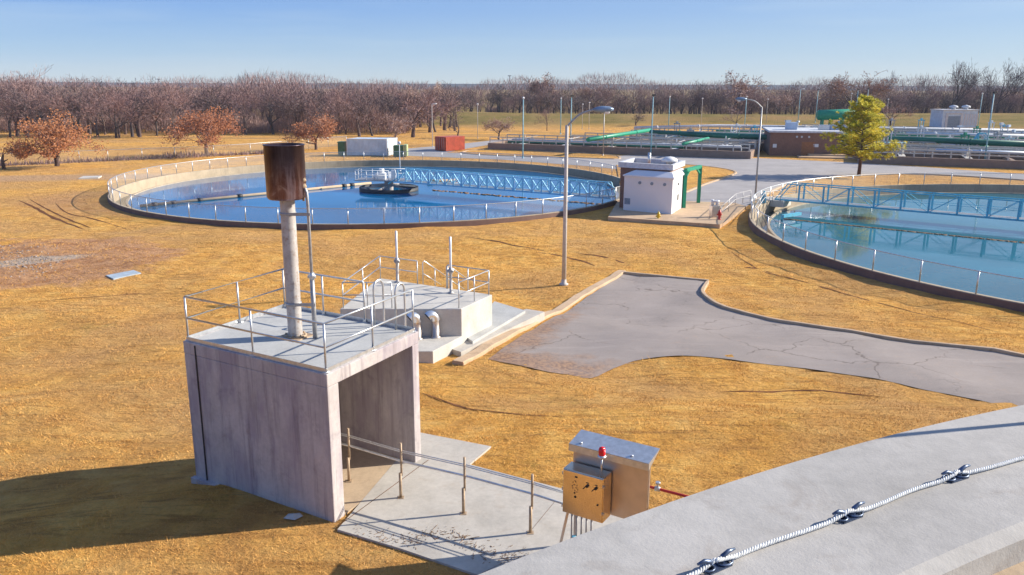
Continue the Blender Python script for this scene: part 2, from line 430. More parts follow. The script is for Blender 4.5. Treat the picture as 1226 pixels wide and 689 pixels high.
M = dict(
    ground=make_ground_mat(), blades=make_blade_mat(),
    asphalt=make_asphalt('cracked_old_asphalt', (.31, .265, .24)), road=make_asphalt('grey_road', (.37, .345, .335), False, (.36, .31, .27)),
    kerb=concrete('kerb_concrete', (.56, .40, .26), (.2, .12, .07), amt=.6),
    slab=concrete('pale_path_concrete', (.50, .465, .415), (.36, .25, .15), amt=.35, bst=.15),
    coping=concrete('coping_concrete', (.44, .42, .395), (.27, .225, .19), amt=.8, bst=.2, bsc=60, pits=True),
    shelter=concrete('formed_concrete', (.51, .465, .455), (.18, .145, .165), streak=.75, amt=.55, tint=(.37, .325, .355)),
    deck=concrete('deck_concrete', (.47, .47, .455), (.38, .34, .3), amt=.2),
    tankc=concrete('tank_concrete', (.47, .385, .28), (.26, .2, .15), streak=.5, amt=.3),
    tankdark=concrete('stained_tank_concrete', (.20, .13, .11), (.14, .10, .09), streak=.5, amt=.5),  # dark base colour paints in the shade of the outer walls; streaks are stains
    basin=concrete('basin_concrete', (.30, .215, .17), (.2, .16, .14), streak=.3, amt=.3),
    whiteconc=concrete('new_concrete', (.57, .54, .49), (.45, .4, .34), amt=.2),
    ledge=concrete('sandy_ledge_concrete', (.5, .38, .26), (.3, .22, .15), amt=.6),
    galv=simple('galvanised_steel', (.62, .64, .66), .38, .75, .1, 8),
    galvd=simple('weathered_galvanised_steel', (.42, .42, .43), .5, .6, .15, 9),
    alu=simple('bright_aluminium', (.82, .83, .85), .28, .85, .05, 6),
    pipe_grey=simple('grey_painted_pipe', (.5, .47, .45), .55, .2, .12, 4, dirt=(.3, .2, .14)),
    dark=simple('dark_rubber', (.03, .03, .035), .6), black=simple('black_paint', (.015, .015, .017), .5),
    inox=simple('brushed_stainless_steel', (.80, .66, .50), .27, 1.0, .06, 2.5),
    inoxd=simple('dull_stainless_sheet', (.62, .54, .48), .4, .85, .08, 2),
    red=simple('red_paint', (.55, .03, .02), .4), redlens=simple('red_lens', (.75, .02, .03), .15),
    yellow=simple('yellow_paint', (.65, .45, .03), .45), green=simple('green_paint', (.012, .30, .17), .45),
    bluelt=simple('light_blue_paint', (.12, .50, .68), .5, 0, .1, 2, dirt=(.18, .28, .34)),
    bluepole=simple('pale_blue_pole_paint', (.25, .5, .58), .5), white=simple('white_paint', (.78, .78, .78), .5, 0, .04),
    hut=simple('off_white_sheet_metal', (.76, .74, .76), .5, 0, .015, .8), hutroof=simple('blue_grey_roof_sheet', (.42, .52, .66), .5, 0, .06, 1.5),
    brick=make_brick('red_brown_brick', (.22, .10, .07), (.30, .15, .10), (.3, .25, .2)),
    gravelroof=simple('red_gravel_roof', (.33, .16, .11), .9, 0, .3, 6), parap=simple('pale_parapet', (.62, .64, .68), .7),
    contblue=simple('pale_blue_container_paint', (.55, .68, .82), .5, 0, .1, 1), contred=simple('red_container_paint', (.50, .085, .04), .5, 0, .15, 1.5),
    greenbox=simple('dark_green_paint', (.06, .16, .08), .5), ltgreen=simple('pale_green_paint', (.4, .5, .26), .5),
    conc_pole=simple('concrete_lamp_pole', (.55, .50, .46), .7, .0, .1, 5), lampgrey=simple('lamp_housing_paint', (.2, .28, .4), .35, .3),
    glass=simple('lamp_lens', (.75, .75, .78), .15), wood=simple('weathered_post_steel', (.45, .33, .22), .6, .2, .2, 7),
    clear=simple('cloudy_clear_tube', (.75, .77, .8), .25, 0, .05), debris=simple('dry_twigs', (.28, .15, .07), .9, 0, .3, 12),
    water1=make_water('deep_blue_water', (.002, .135, .33), tint=(.4, .75, 1)), water2=make_water('pale_blue_water', (.035, .16, .21), tint=(.85, .97, 1)),
    water3=make_water('grey_green_water', (.04, .08, .09)),
    fence=make_mesh_mat('chain_link_fabric', (.62, .60, .57), .2), fence2=make_mesh_mat('far_chain_link_fabric', (.4, .33, .28), .22),
    bark=make_leaf('grey_brown_bark', [(.06, .04, .038), (.12, .08, .07), (.2, .15, .13)]),
    barkw=make_leaf('pale_bark', [(.14, .11, .10), (.3, .24, .2), (.45, .38, .32)]),
    twig=make_leaf('bare_twigs', [(.16, .095, .09), (.27, .165, .155), (.38, .255, .235)], sc=.5),
    twigred=make_leaf('russet_twigs', [(.22, .115, .085), (.34, .19, .14), (.46, .28, .21)], sc=.5),
    leafrus=make_leaf('russet_dry_leaves', [(.24, .095, .045), (.44, .185, .08), (.60, .29, .14)]),
    pine=make_leaf('yellow_green_needles', [(.20, .20, .012), (.50, .42, .02), (.82, .60, .05)], sc=.7),
    hill=simple('far_wooded_hills', (.05, .07, .09), 1, 0, .3, .004), rust=make_rust(), rope=make_rope(),
)

# ------------------------------------------------------------------ places
T1C, T1R, T1Z, T1W = V(-14.5, 92.7, 0), 28.1, .42, -.42
T2C, T2R, T2Z, T2W = V(51, 60.8, 0), 32.0, .55, -.3

# ------------------------------------------------------------------ ground
def axis(a, b, far, step=1.0):
    c = [a+i*step for i in range(int((b-a)/step)+1)]
    hi = []; s_, x = step, c[-1]
    while x < far: s_ = min(s_*1.18, 220); x += s_; hi.append(x)
    lo = []; s_, x = step, c[0]
    while x > -far: s_ = min(s_*1.18, 220); x -= s_; lo.append(x)
    return lo[::-1]+c+hi
def make_ground():
    xs = axis(-50, 90, 5200); ys = axis(-6, 130, 6500)
    nx, ny = len(xs), len(ys)
    tanks = [(T1C, T1R-.22), (T2C, T2R-.22), (V(TC[0], TC[1], 0), 14.2)]
    P = [[V(x, y, 0) for x in xs] for y in ys]
    st = [[0]*nx for _ in ys]
    for c, r in tanks:
        for j in range(ny):
            if abs(ys[j]-c.y) > r+2: continue
            for i in range(nx):
                if abs(xs[i]-c.x) < r+2 and math.hypot(xs[i]-c.x, ys[j]-c.y) < r: st[j][i] = 1
    snap = [[st[j][i] == 1 and any(st[min(max(j+b, 0), ny-1)][min(max(i+a, 0), nx-1)] == 0 for a in (-1, 0, 1) for b in (-1, 0, 1)) for i in range(nx)] for j in range(ny)]
    for j in range(ny):
        for i in range(nx):
            if snap[j][i]:
                for c, r in tanks:
                    d = V(xs[i]-c.x, ys[j]-c.y, 0)
                    if d.length < r: d = d.normalized()*r; P[j][i] = V(c.x+d.x, c.y+d.y, 0)
    idx = {}; vs = []; fs = []
    rnd = random.Random(3)
    def vi(j, i):
        k = (j, i)
        if k not in idx:
            p = P[j][i]; idx[k] = len(vs); vs.append((p.x, p.y, ht(p.x, p.y)))
        return idx[k]
    def ok(j, i): return st[j][i] == 0 or snap[j][i]
    for j in range(ny-1):
        for i in range(nx-1):
            cs = [(j, i), (j, i+1), (j+1, i+1), (j+1, i)]
            if all(ok(*c) for c in cs) and not all(snap[a][b] for a, b in cs): fs.append(tuple(vi(*c) for c in cs))
    mb = MB(); mb.add(vs, fs, True)
    return struct(mb.build('ground', M['ground']))
make_ground()

def clip(poly, axis_, val, keep_less):
    out = []
    for k in range(len(poly)):
        a, b = poly[k-1], poly[k]
        ia = (a[axis_] <= val) if keep_less else (a[axis_] >= val); ib = (b[axis_] <= val) if keep_less else (b[axis_] >= val)
        if ia != ib:
            t = (val-a[axis_])/(b[axis_]-a[axis_]); out.append((a[0]+(b[0]-a[0])*t, a[1]+(b[1]-a[1])*t))
        if ib: out.append(b)
    return out
def drape(name, poly, off, m, step=1.0, kind='structure', zfun=None):
    zf = zfun or ht
    poly = [(p[0], p[1]) for p in poly]
    x0 = math.floor(min(p[0] for p in poly)); x1 = max(p[0] for p in poly); y0 = math.floor(min(p[1] for p in poly)); y1 = max(p[1] for p in poly)
    mb = MB(); y = y0
    cache = {}
    def vid(p):
        k = (round(p[0], 4), round(p[1], 4))
        if k not in cache: cache[k] = len(mb.v); mb.v.append((k[0], k[1], zf(*k)+off))
        return cache[k]
    while y < y1:
        row = clip(clip(poly, 1, y, False), 1, y+step, True) if len(poly) > 2 else []
        if len(row) > 2:
            x = x0
            while x < x1:
                c = clip(clip(row, 0, x, False), 0, x+step, True)
                if len(c) > 2:
                    ids = []
                    for p in c:
                        v = vid(p)
                        if v not in ids: ids.append(v)
                    if len(ids) > 2: mb.f.append(tuple(ids)); mb.sm.append(True)
                x += step
        y += step
    # consistent upward faces
    fs = []
    for f in mb.f:
        a = sum(mb.v[f[i-1]][0]*mb.v[f[i]][1]-mb.v[f[i]][0]*mb.v[f[i-1]][1] for i in range(len(f)))
        fs.append(f if a > 0 else f[::-1])
    mb.f = fs
    o = mb.build(name, m); o['kind'] = kind; return o
def smooth_line(pts, n=6):
    pts = [Vector(p) for p in pts]; out = []
    for i in range(len(pts)-1):
        p0, p1, p2, p3 = pts[max(i-1, 0)], pts[i], pts[i+1], pts[min(i+2, len(pts)-1)]
        for k in range(n):
            t = k/n
            out.append(.5*((2*p1)+(-p0+p2)*t+(2*p0-5*p1+4*p2-p3)*t*t+(-p0+3*p1-3*p2+p3)*t**3))
    out.append(pts[-1]); return out
def sweep(name, pts, w0, h, m, off=0.0, base=-.1, zf=None):
    """kerb: a stepped section swept along a ground line, with slight wear"""
    zf = zf or ht; rnd = random.Random(len(pts)); mb = MB(); vs = []
    pts = [Vector((p[0], p[1], 0)) for p in pts]
    for i, p in enumerate(pts):
        t = (pts[min(i+1, len(pts)-1)]-pts[max(i-1, 0)]).normalized(); n_ = V(-t.y, t.x, 0)
        z = zf(p.x, p.y)+off; j = rnd.uniform(-.008, .008)
        for (u, v) in ((-w0/2, base), (-w0/2, h-.03), (-w0/2+.03, h), (w0/2-.03, h), (w0/2, h-.03), (w0/2, base)):
            q = p+n_*(u+j); vs.append((q.x, q.y, z+v+j*.4))
    k = 6; fs = [(i*k+a, i*k+a+1, (i+1)*k+a+1, (i+1)*k+a) for i in range(len(pts)-1) for a in range(k-1)]
    fs += [tuple(range(k)), tuple(range((len(pts)-1)*k+k-1, (len(pts)-1)*k-1, -1))]
    mb.add(vs, fs); return struct(mb.build(name, m))

# near parking pad
far_edge = [gat(*p) for p in ((744.7, 328), (848, 338), (841, 350), (849, 360), (868, 370), (900, 379), (951, 389), (1049, 404.5), (1226, 429))]
far_edge = [far_edge[0]]+smooth_line(far_edge[1:], 4)
e2 = far_edge[-1]+ (far_edge[-1]-far_edge[-6]).normalized()*40
near_edge = smooth_line([gat(*p) for p in ((1195.5, 485.7), (1103, 467), (1021.7, 450.5), (940, 439.5), (886, 433), (835, 427.5), (799, 427.5), (760, 433), (735, 442), (706.7, 454), (680, 449.5), (641.5, 443), (584.4, 431))], 3)
n0 = near_edge[0]+(near_edge[0]-near_edge[5]).normalized()*30
PAD = [(p.x, p.y) for p in far_edge+[e2, n0]+near_edge]
drape('parking_pad', PAD, .03, M['asphalt'])
sweep('kerb', [far_edge[0]]+far_edge[1:]+[e2], .22, .16, M['kerb'])
lk = [gat(*p) for p in ((548, 437), (565, 428.6), (600, 408), (650, 381), (700, 353), (744.7, 326.5))]
sweep('kerb', smooth_line(lk, 6), .5, .15, M['kerb'])
# asphalt roads further off
def gp(l): return [tuple(gat(*p))[:2] for p in l]
ROAD = gp([(480, 181), (560, 184), (640, 187), (720, 189), (752, 186), (820, 187), (915, 190), (1000, 194), (1100, 200), (1226, 209)])
q = gat(1226, 209); ROAD += [(q.x+60, q.y-12)]; q = gat(1226, 217); ROAD += [(q.x+60, q.y-18)]
ROAD += gp([(1226, 216.5), (1140, 211), (1080, 209), (1010, 211.5), (975, 215), (945, 221), (925, 229), (905, 240), (893, 248), (850, 244), (820, 244), (818, 230), (740, 203), (700, 199), (600, 191.5), (540, 189), (480, 186.5)])
drape('road', ROAD, .02, M['road'], 3.0)
drape('road', gp([(484, 178.5), (545, 173.5), (606, 166.5), (640, 165), (640, 168), (590, 173), (552, 179.5), (530, 184), (484, 184)]), .026, M['road'], 3.0)
ISL = gp([(738, 199), (775, 197), (812, 197.5), (845, 200), (870, 203.5), (881, 207.5), (868, 213.5), (845, 221), (822, 230.5), (800, 238), (745, 238)])
drape('grass_island', ISL, .09, M['ground'], 1.0)
sweep('kerb', smooth_line([Vector((*p, 0)) for p in ISL[:-1]], 4), .3, .14, M['kerb'])
ISL2 = gp([(560, 181), (600, 179.5), (660, 183), (700, 184.5), (735, 187), (742, 189.5), (735, 191), (690, 189.5), (600, 187), (555, 184)])
drape('grass_island', ISL2, .09, M['ground'], 2.0)
sweep('kerb', smooth_line([Vector((*p, 0)) for p in ISL2+ISL2[:1]], 3), .3, .14, M['kerb'])
sweep('kerb', smooth_line([gat(*p) for p in ((1226, 216.5), (1140, 211), (1080, 209), (1010, 211.5), (975, 215), (945, 221), (925, 229), (905, 241))], 5), .3, .14, M['kerb'])
# tyre tracks and other dark strips, one a painted lamp post shadow
def track(l, w0, col='dirtmark'):
    pts = smooth_line([gat(*p) for p in l], 6); rnd = random.Random(7); a = []; b = []
    for i, p in enumerate(pts):
        t = (pts[min(i+1, len(pts)-1)]-pts[max(i-1, 0)]); n_ = V(-t.y, t.x, 0).normalized()
        k = math.sin(math.pi*(i+.3)/(len(pts)))
        ww = w0*max(.1, k)*rnd.uniform(.5, 1.2)
        a.append(p+n_*ww/2); b.append(p-n_*ww/2)
    return drape('tyre_track', [(p.x, p.y) for p in a+b[::-1]], .012, M['mark'], 1.0)
M['gravelm'] = simple('dull_gravel', (.38, .30, .25), .9, 0, .3, 9)
M['mark'] = simple('trampled_soil_and_shadow', (.20, .09, .045), .95, 0, .35, 3, .05)  # trampled soil; also colours the painted lamp post shadow
track([(22, 240), (40, 248), (62, 260), (100, 275)], .5)
track([(34, 238), (55, 250), (80, 262), (108, 273)], .3)
track([(66, 243), (80, 255), (110, 262), (160, 277)], .25)
track([(640, 302), (680, 309), (720, 322)], .35)
track([(690, 303), (730, 310), (755, 318)], .3)
track([(560, 284), (610, 293), (660, 303)], .25)
track([(600, 346), (560, 347), (500, 349), (420, 352)], .12)  # cast shadow of the near lamp post, painted as a dark strip
track([(872, 300), (915, 326), (980, 343), (1060, 365), (1226, 404)], .22)
track([(884, 320), (905, 322), (925, 327)], .5)
track([(0, 366), (60, 360), (150, 353), (230, 348)], .12)  # thin dark line running in from the left edge
track([(500, 470), (580, 492), (680, 500)], .16)
track([(860, 470), (960, 468), (1060, 476)], .2)
# flat slabs in the grass
def flat_slab(l, h, label, m='deck'):
    p = [gat(*q) for q in l]; mb = MB(); z = p[0].z
    mb.prism([(a.x, a.y) for a in p], z-.2, z+h)
    o = mb.build('manhole_slab', M[m]); return tag(o, label, 'slab')
flat_slab([(127, 330.5), (160, 324.5), (169, 327.5), (136, 335.5)], .1, 'pale grey concrete hatch slab lying in the brown grass at left', 'bluehatch') if False else None
M['greend'] = simple('dark_teal_paint', (.01, .16, .11), .45, 0, .2, .6)
M['leafpink'] = make_leaf('faded_pink_leaves', [(.28, .18, .15), (.42, .29, .24), (.56, .41, .35)])
M['darkbark'] = make_leaf('dark_bark', [(.035, .027, .028), (.07, .055, .055), (.12, .09, .085)])
M['twigdark'] = make_leaf('dark_twigs', [(.08, .055, .055), (.14, .10, .10), (.22, .165, .155)])
M['wooddoor'] = simple('orange_brown_door', (.36, .15, .06), .6)
M['twigmix'] = make_leaf('undergrowth_twigs', [(.15, .09, .08), (.27, .165, .14), (.38, .26, .22)], sc=.15)
M['hatch'] = simple('blue_grey_hatch', (.42, .50, .56), .6, .1, .1, 3)
flat_slab([(136, 335.5), (169, 328), (160, 324.5), (127, 331)], .08, 'blue grey hatch slab lying in the brown grass at left', 'hatch')
flat_slab([(94, 215), (118, 214), (122, 212), (100, 212.5)], .15, 'small distant pale slab beside the dirt track behind the left field', 'whiteconc')
# dirt clods and stones round the gravel patch
rnd = random.Random(5); mb = MB()
for i in range(260):
    p = gat(rnd.gauss(25, 28), rnd.gauss(312, 9)); r = rnd.uniform(.03, .11)
    if p.x < -60: continue
    vs = [p+V(rnd.uniform(.6, 1.3)*r*a, rnd.uniform(.6, 1.3)*r*b, max(-.01, rnd.uniform(.5, 1.1)*r*c)) for a, b, c in ((1, 0, 0), (0, 1, 0), (-1, 0, 0), (0, -1, 0), (0, 0, 1))]
    mb.add(vs, [(0, 1, 4), (1, 2, 4), (2, 3, 4), (3, 0, 4)])
struct(mb.build('gravel', M['gravelm']), 'stuff')

# ------------------------------------------------------------------ the round tank the photographer stands on
tank = thing('round_tank', (TC[0], TC[1], 2), 'large round concrete tank at lower right with rope clipped along its pale coping', 'tank')
CZ = 9.6
c0 = V(TC[0], TC[1], 0)
mb = MB().lathe(c0, [(14.42, 1.5), (14.42, CZ-.25), (13.72, CZ-.25), (13.72, 1.5)], 256, False); mb.build('wall', M['shelter'], tank)
mb = MB().lathe(c0, [(14.5, CZ-.25), (14.54, CZ-.22), (14.54, CZ-.02), (14.52, CZ), (13.66, CZ), (13.60, CZ-.03), (13.58, CZ-.25)], 360, False, closed=True); mb.build('coping', M['coping'], tank)
mb = MB().lathe(c0, [(13.6, CZ-.13), (12.2, CZ-.13), (12.2, CZ-.6), (13.6, CZ-.6)], 256, False, closed=True); mb.build('inner_ledge', M['ledge'], tank)
def clipat(px, py):
    q = at(px, py, CZ); mb = MB()
    d = V(q.x-c0.x, q.y-c0.y, 0).normalized(); t = V(d.y, -d.x, 0)
    k = mb
    k.box(q+V(0, 0, .0), (.12, .06, .006), math.atan2(t.y, t.x))
    # two cast horns, a bow and bolts
    for s_ in (-1, 1):
        base = q+t*(.025*s_)
        pts = [base+V(0, 0, .008), base+V(0, 0, .035)+t*.01*s_, base+V(0, 0, .047)+t*.04*s_, base+V(0, 0, .045)+t*.075*s_]
        k.tube(pts, [.012, .011, .009, .005], 8)
        k.tube([q+t*.062*s_+d*.0+V(0, 0, .008), q+t*.062*s_+V(0, 0, .02)], .008, 6)
    ring = [q+t*.045+V(0, 0, .010)+(t*math.cos(a)*.035+d*math.sin(a)*.028) for a in [i*math.pi/6 for i in range(12)]]
    k.tube(ring, .005, 6, closed=True)
    ring = [q-t*.045+V(0, 0, .012)+(t*math.cos(a)*.028+d*math.sin(a)*.025) for a in [i*math.pi/6 for i in range(12)]]
    k.tube(ring, .0045, 6, closed=True)
    return k.build('rope_cleat', M['galvblue'], tank), q
M['galvblue'] = simple('blued_cleat_steel', (.13, .17, .26), .38, .8, .3, 30)
cl = [clipat(*p)[1] for p in ((857, 679), (1015, 620), (1143, 573))]
# one railing post of the coping, to the right of the frame
mb = MB(); pb = V(3.9, 4.42, CZ)
mb.tube([pb, pb+V(0, 0, 1.1)], .02, 8); mb.box(pb, (.12, .12, .012)); mb.build('railing_post', M['galv'], tank)
# rope: three strands twisted
pts = [at(700, 740, CZ+.02), cl[0]+V(0, 0, .033), cl[1]+V(0, 0, .033), cl[2]+V(0, 0, .033), at(1240, 542, CZ+.03), at(1400, 497, CZ+.02)]
path = []
for i in range(len(pts)-1):
    for k in range(40):
        t = k/40; p = pts[i].lerp(pts[i+1], t); p.z = CZ+.014+.02*max(0, 1-math.sin(math.pi*t)*2.2); path.append(p+V(0.004*math.sin(i*9+t*9), .006*math.sin(i*5+t*7), 0))
mb = MB(); fine = []
for i in range(len(path)-1):
    for k in range(5): fine.append(path[i].lerp(path[i+1], k/5))
acc = 0
strands = [[], [], []]
for i, p in enumerate(fine):
    t = (fine[min(i+1, len(fine)-1)]-fine[max(i-1, 0)]).normalized(); x = t.cross(V(0, 0, 1)).normalized(); y = x.cross(t)
    if i: acc += (p-fine[i-1]).length
    for s_ in range(3):
        a = acc/.045*2*math.pi+s_*2*math.pi/3; strands[s_].append(p+(x*math.cos(a)+y*math.sin(a))*.0048)
for s_ in strands: mb.tube(s_, .0052, 6)
tag(mb.build('rope', M['rope']), 'twisted white rope stretched along the round tank coping at lower right', 'rope')

# ------------------------------------------------------------------ concrete path slab
SZ = 2.05
SL = [(404, 634), (503, 518), (588, 534.6), (562, 556), (672, 585), (740, 600), (800, 625), (700, 700), (640, 700), (568, 687), (480, 657)]
SLP = [tuple(at(*p, SZ))[:2] for p in SL]
mb = MB().prism(SLP[::-1], 1.7, SZ)
pth = mb.build('concrete_path', M['slab']); struct(pth)
def joint(a, b, w_=.02, z=SZ, m='dark'):
    A, B = at(*a, z), at(*b, z); d = (B-A).normalized(); n_ = V(-d.y, d.x, 0)*w_/2
    jb.add([A-n_+V(0, 0, .004), B-n_+V(0, 0, .004), B+n_+V(0, 0, .004), A+n_+V(0, 0, .004)], [(0, 1, 2, 3)])
jb = MB(); joint((405, 630), (513, 551)); joint((632, 640), (665, 600), .008); joint((570, 690), (610, 670), .008)
struct(jb.build('slab_joint', M['mark']))
# wind-blown twigs
rnd = random.Random(11); mb = MB()
for i in range(420):
    u = rnd.random()**.8; px = 430+u*200+rnd.gauss(0, 9); py = 632+u*32+rnd.gauss(0, 5)+8*math.sin(u*9)
    p = at(px, py, SZ+.004); a = rnd.gauss(-.3, .7); l_ = rnd.uniform(.01, .07)*(1+(rnd.random() < .08)*3)
    d = V(math.cos(a), math.sin(a), 0)*l_
    mb.bar(p, p+d+V(0, 0, rnd.uniform(0, .02)), rnd.uniform(.004, .011), .005)
struct(mb.build('twig_litter', M['debris']), 'stuff')
q = gat(352, 620); mb = MB(); mb.add([q+V(-.22, -.07, .02), q+V(.05, -.14, .02), q+V(.2, .02, .03), q+V(.1, .12, .05), q+V(-.15, .1, .04), q+V(0, 0, .09)], [(0, 1, 5), (1, 2, 5), (2, 3, 5), (3, 4, 5), (4, 0, 5)])
tag(mb.build('stone', M['whiteconc']), 'pale flat broken stone on dark grass below the concrete shelter', 'stone')

# ------------------------------------------------------------------ concrete shelter
DZ = 5.45
FL, FR, RT = at(219, 408.3, DZ), at(391, 448.7, DZ), at(500.8, 397, DZ)
BL = FL+RT-FR
sh = thing('concrete_shelter', (FR.x, FR.y, 2), 'open fronted stained concrete shelter with railed roof deck beside the path', 'shelter')
u = (FL-FR).normalized(); Lu = (FL-FR).length; v = (RT-FR).normalized(); Lv = (RT-FR).length   # u: to the left, v: back right
def sp(a, b, z): return FR+u*a+v*b+V(0, 0, z-DZ)
Z0 = 1.85
# opening faces the path (face FR-RT): side walls run along u
wl = .37
mb = MB(); mb.frame_box(sp(0, 0, Z0), u*Lu, v*wl, V(0, 0, DZ-.30-Z0)); mb.build('side_wall', M['shelter'], sh, .02)
mb = MB(); mb.frame_box(sp(0, Lv-wl*.75, Z0), u*Lu, v*wl*.75, V(0, 0, DZ-.30-Z0)); mb.build('side_wall', M['shelter'], sh, .02)
mb = MB(); mb.frame_box(sp(Lu-.3, wl, Z0), u*.3, v*(Lv-wl*1.75), V(0, 0, DZ-.30-Z0)); mb.build('back_wall', M['shelter'], sh)
mb = MB(); mb.frame_box(sp(-.003, -.003, DZ-.30), u*(Lu+.006), v*(Lv+.006), V(0, 0, .30)); mb.build('roof_slab', M['shelter'], sh, .02)
mb = MB(); mb.frame_box(sp(.12, .12, DZ), u*(Lu-.24), v*(Lv-.24), V(0, 0, .012)); mb.build('deck_surface', M['deck'], sh)
mb = MB(); mb.bar(sp(Lu-.42, -.012, DZ-.05), sp(Lu-.42, -.012, Z0), .03); mb.build('conduit', M['dark'], sh)
# base skirt (old form footing) on the shaded side
mb = MB(); mb.frame_box(sp(.15, -.12, 1.8), u*(Lu-.1), v*.125, V(0, 0, .16)); mb.build('footing', M['shelter'], sh)
# kick strip of bright metal round the deck edge
mb = MB()
for a, b in (((0.06, .06), (Lu-.06, .06)), ((.06, .06), (.06, Lv-.06)), ((.06, Lv-.06), (Lu-.06, Lv-.06)), ((Lu-.06, .06), (Lu-.06, Lv-.06))):
    mb.bar(sp(*a, DZ+.05), sp(*b, DZ+.05), .01, .1)
mb.build('toe_board', M['galv'], sh)
def railing(parent, corners, posts, H=1.07, mid=.55, r=.024, base=True, name='guard_railing', m='galv', join=True):
    """corners: polyline on the deck; posts: count per leg"""
    rb = MB(); up = V(0, 0, 1)
    for h in (H, mid):
        rb.tube([c+up*h for c in corners], r, 8)
    ro = rb.build(name, M[m], parent)
    for i in range(len(corners)-1):
        n = posts[i]
        for k in range(n+1):
            if k == 0 and i > 0: continue
            p = corners[i].lerp(corners[i+1], (k+(.25 if False else 0))/n)
            pb_ = MB().tube([p, p+up*H], r, 8)
            if base: pb_.box(p, (.13, .13, .015)); pb_.box(p, (.07, .07, .09))
            pb_.build('post', M[m], ro)
    return ro
MB().frame_box(sp(-.0, wl, Z0), u*(Lu-.3), v*(Lv-wl*1.75), V(0, 0, SZ-Z0-.005)).build('floor', M['ledge'], sh)
e = .09
railing(sh, [sp(e, Lv-e, DZ), sp(e, e, DZ), sp(Lu-e, e, DZ), sp(Lu-e, Lv-e, DZ), sp(Lu*.36, Lv-e, DZ)], [2, 2, 2, 2])
# ladder hoops over the rear edge
lad = MB()
for f_ in (.27, .12):
    q = sp(Lu*f_, Lv-.05, DZ)
    pts = [q+v*-.15]+[q+v*(-.15)+V(0, 0, .9)]
    for k in range(7):
        a = math.pi*k/6; pts.append(q+v*(.05-.2*math.cos(a))+V(0, 0, .95+.2*math.sin(a)))
    pts += [q+v*.25+V(0, 0, .3), q+v*.25+V(0, 0, -3.3)]
    lad.tube(pts, .026, 8)
for k in range(10):
    lad.tube([sp(Lu*.27, Lv+.2, DZ-.2-.3*k), sp(Lu*.12, Lv+.2, DZ-.2-.3*k)], .016, 6)
lad.build('ladder', M['galv'], sh)

# ------------------------------------------------------------------ vent stack with burnt hood
q = at(354, 404, DZ); SX = q
st = thing('vent_stack', (q.x, q.y, DZ), 'tall grey pipe stack with burnt rusty drum top on the shelter roof', 'stack')
ztop = aty(345, 173, q.y).z; zb = aty(345, 237, q.y).z
M['rust'].node_tree  # noqa
rp = .17
mb = MB().lathe((q.x, q.y, DZ), [(rp, .02), (rp, zb-DZ+.1)], 32); mb.build('pipe', M['stackpipe'] if 'stackpipe' in M else M['pipe_grey'], st)
Rd = (aty(369, 200, q.y)-aty(322, 200, q.y)).x/2
mb = MB().lathe((q.x, q.y, 0), [(rp-.01, zb-.02), (Rd-.04, zb-.02), (Rd, zb+.03), (Rd, ztop-.02), (Rd+.015, ztop-.02), (Rd+.015, ztop), (Rd-.03, ztop), (Rd-.03, zb+.1), (rp, zb+.1)], 48)
mb.build('drum', M['rust'], st)
mb = MB().box((q.x, q.y, DZ+.012), (.62, .62, .03), math.atan2(u.y, u.x))
mb.lathe((q.x, q.y, DZ+.04), [(rp, 0), (.27, 0), (.27, .03), (rp, .03)], 24)
for k in range(8): a = k*math.pi/4; mb.tube([(q.x+.23*math.cos(a), q.y+.23*math.sin(a), DZ+.07), (q.x+.23*math.cos(a), q.y+.23*math.sin(a), DZ+.11)], .018, 6)
mb.build('base_plate', M['rustplate'] if 'rustplate' in M else M['wood'], st)
s0 = V(q.x+.5, q.y-.12, DZ)
mb = MB().tube([s0, s0+V(0, 0, 3.25), s0+V(-.01, 0, 3.5), s0+V(-.06, 0.02, 3.62), s0+V(-.12, .04, 3.64)], .035, 10)
mb.tube([s0, s0+V(0, 0, 1.45)], .055, 10); mb.build('side_pipe', M['galvd'], st)
mb = MB()
mb.tube([s0+V(-.1, .04, 3.3), s0+V(-.1, .04, 3.75)], .03, 8); mb.tube([s0+V(-.16, .0, 3.6), s0+V(-.02, .02, 3.66)], .05, 8); mb.tube([s0+V(-.13, .0, 3.74), s0+V(-.02, .02, 3.8)], .04, 8); mb.tube([s0+V(-.12, -.05, 3.42), s0+V(-.12, .03, 3.42)], .05, 8)
mb.build('igniter', M['brass'] if 'brass' in M else M['wood'], st)
mb = MB()
mb.tube([s0+V(0, 0, 1.45), s0+V(0, 0, 1.62)], .06, 10); mb.tube([s0+V(-.09, 0, 1.53), s0+V(.09, 0, 1.53)], .045, 10); mb.build('valve', M['galv'], st)
for z in (.85, 3.0):
    mb = MB().bar(V(q.x, q.y-.16, DZ+z), s0+V(.05, -.03, z), .035, .07); mb.lathe((q.x, q.y, DZ+z-.03), [(rp+.004, 0), (rp+.02, 0), (rp+.02, .06), (rp+.004, .06)], 24)
    mb.build('bracket', M['galvd'], st)

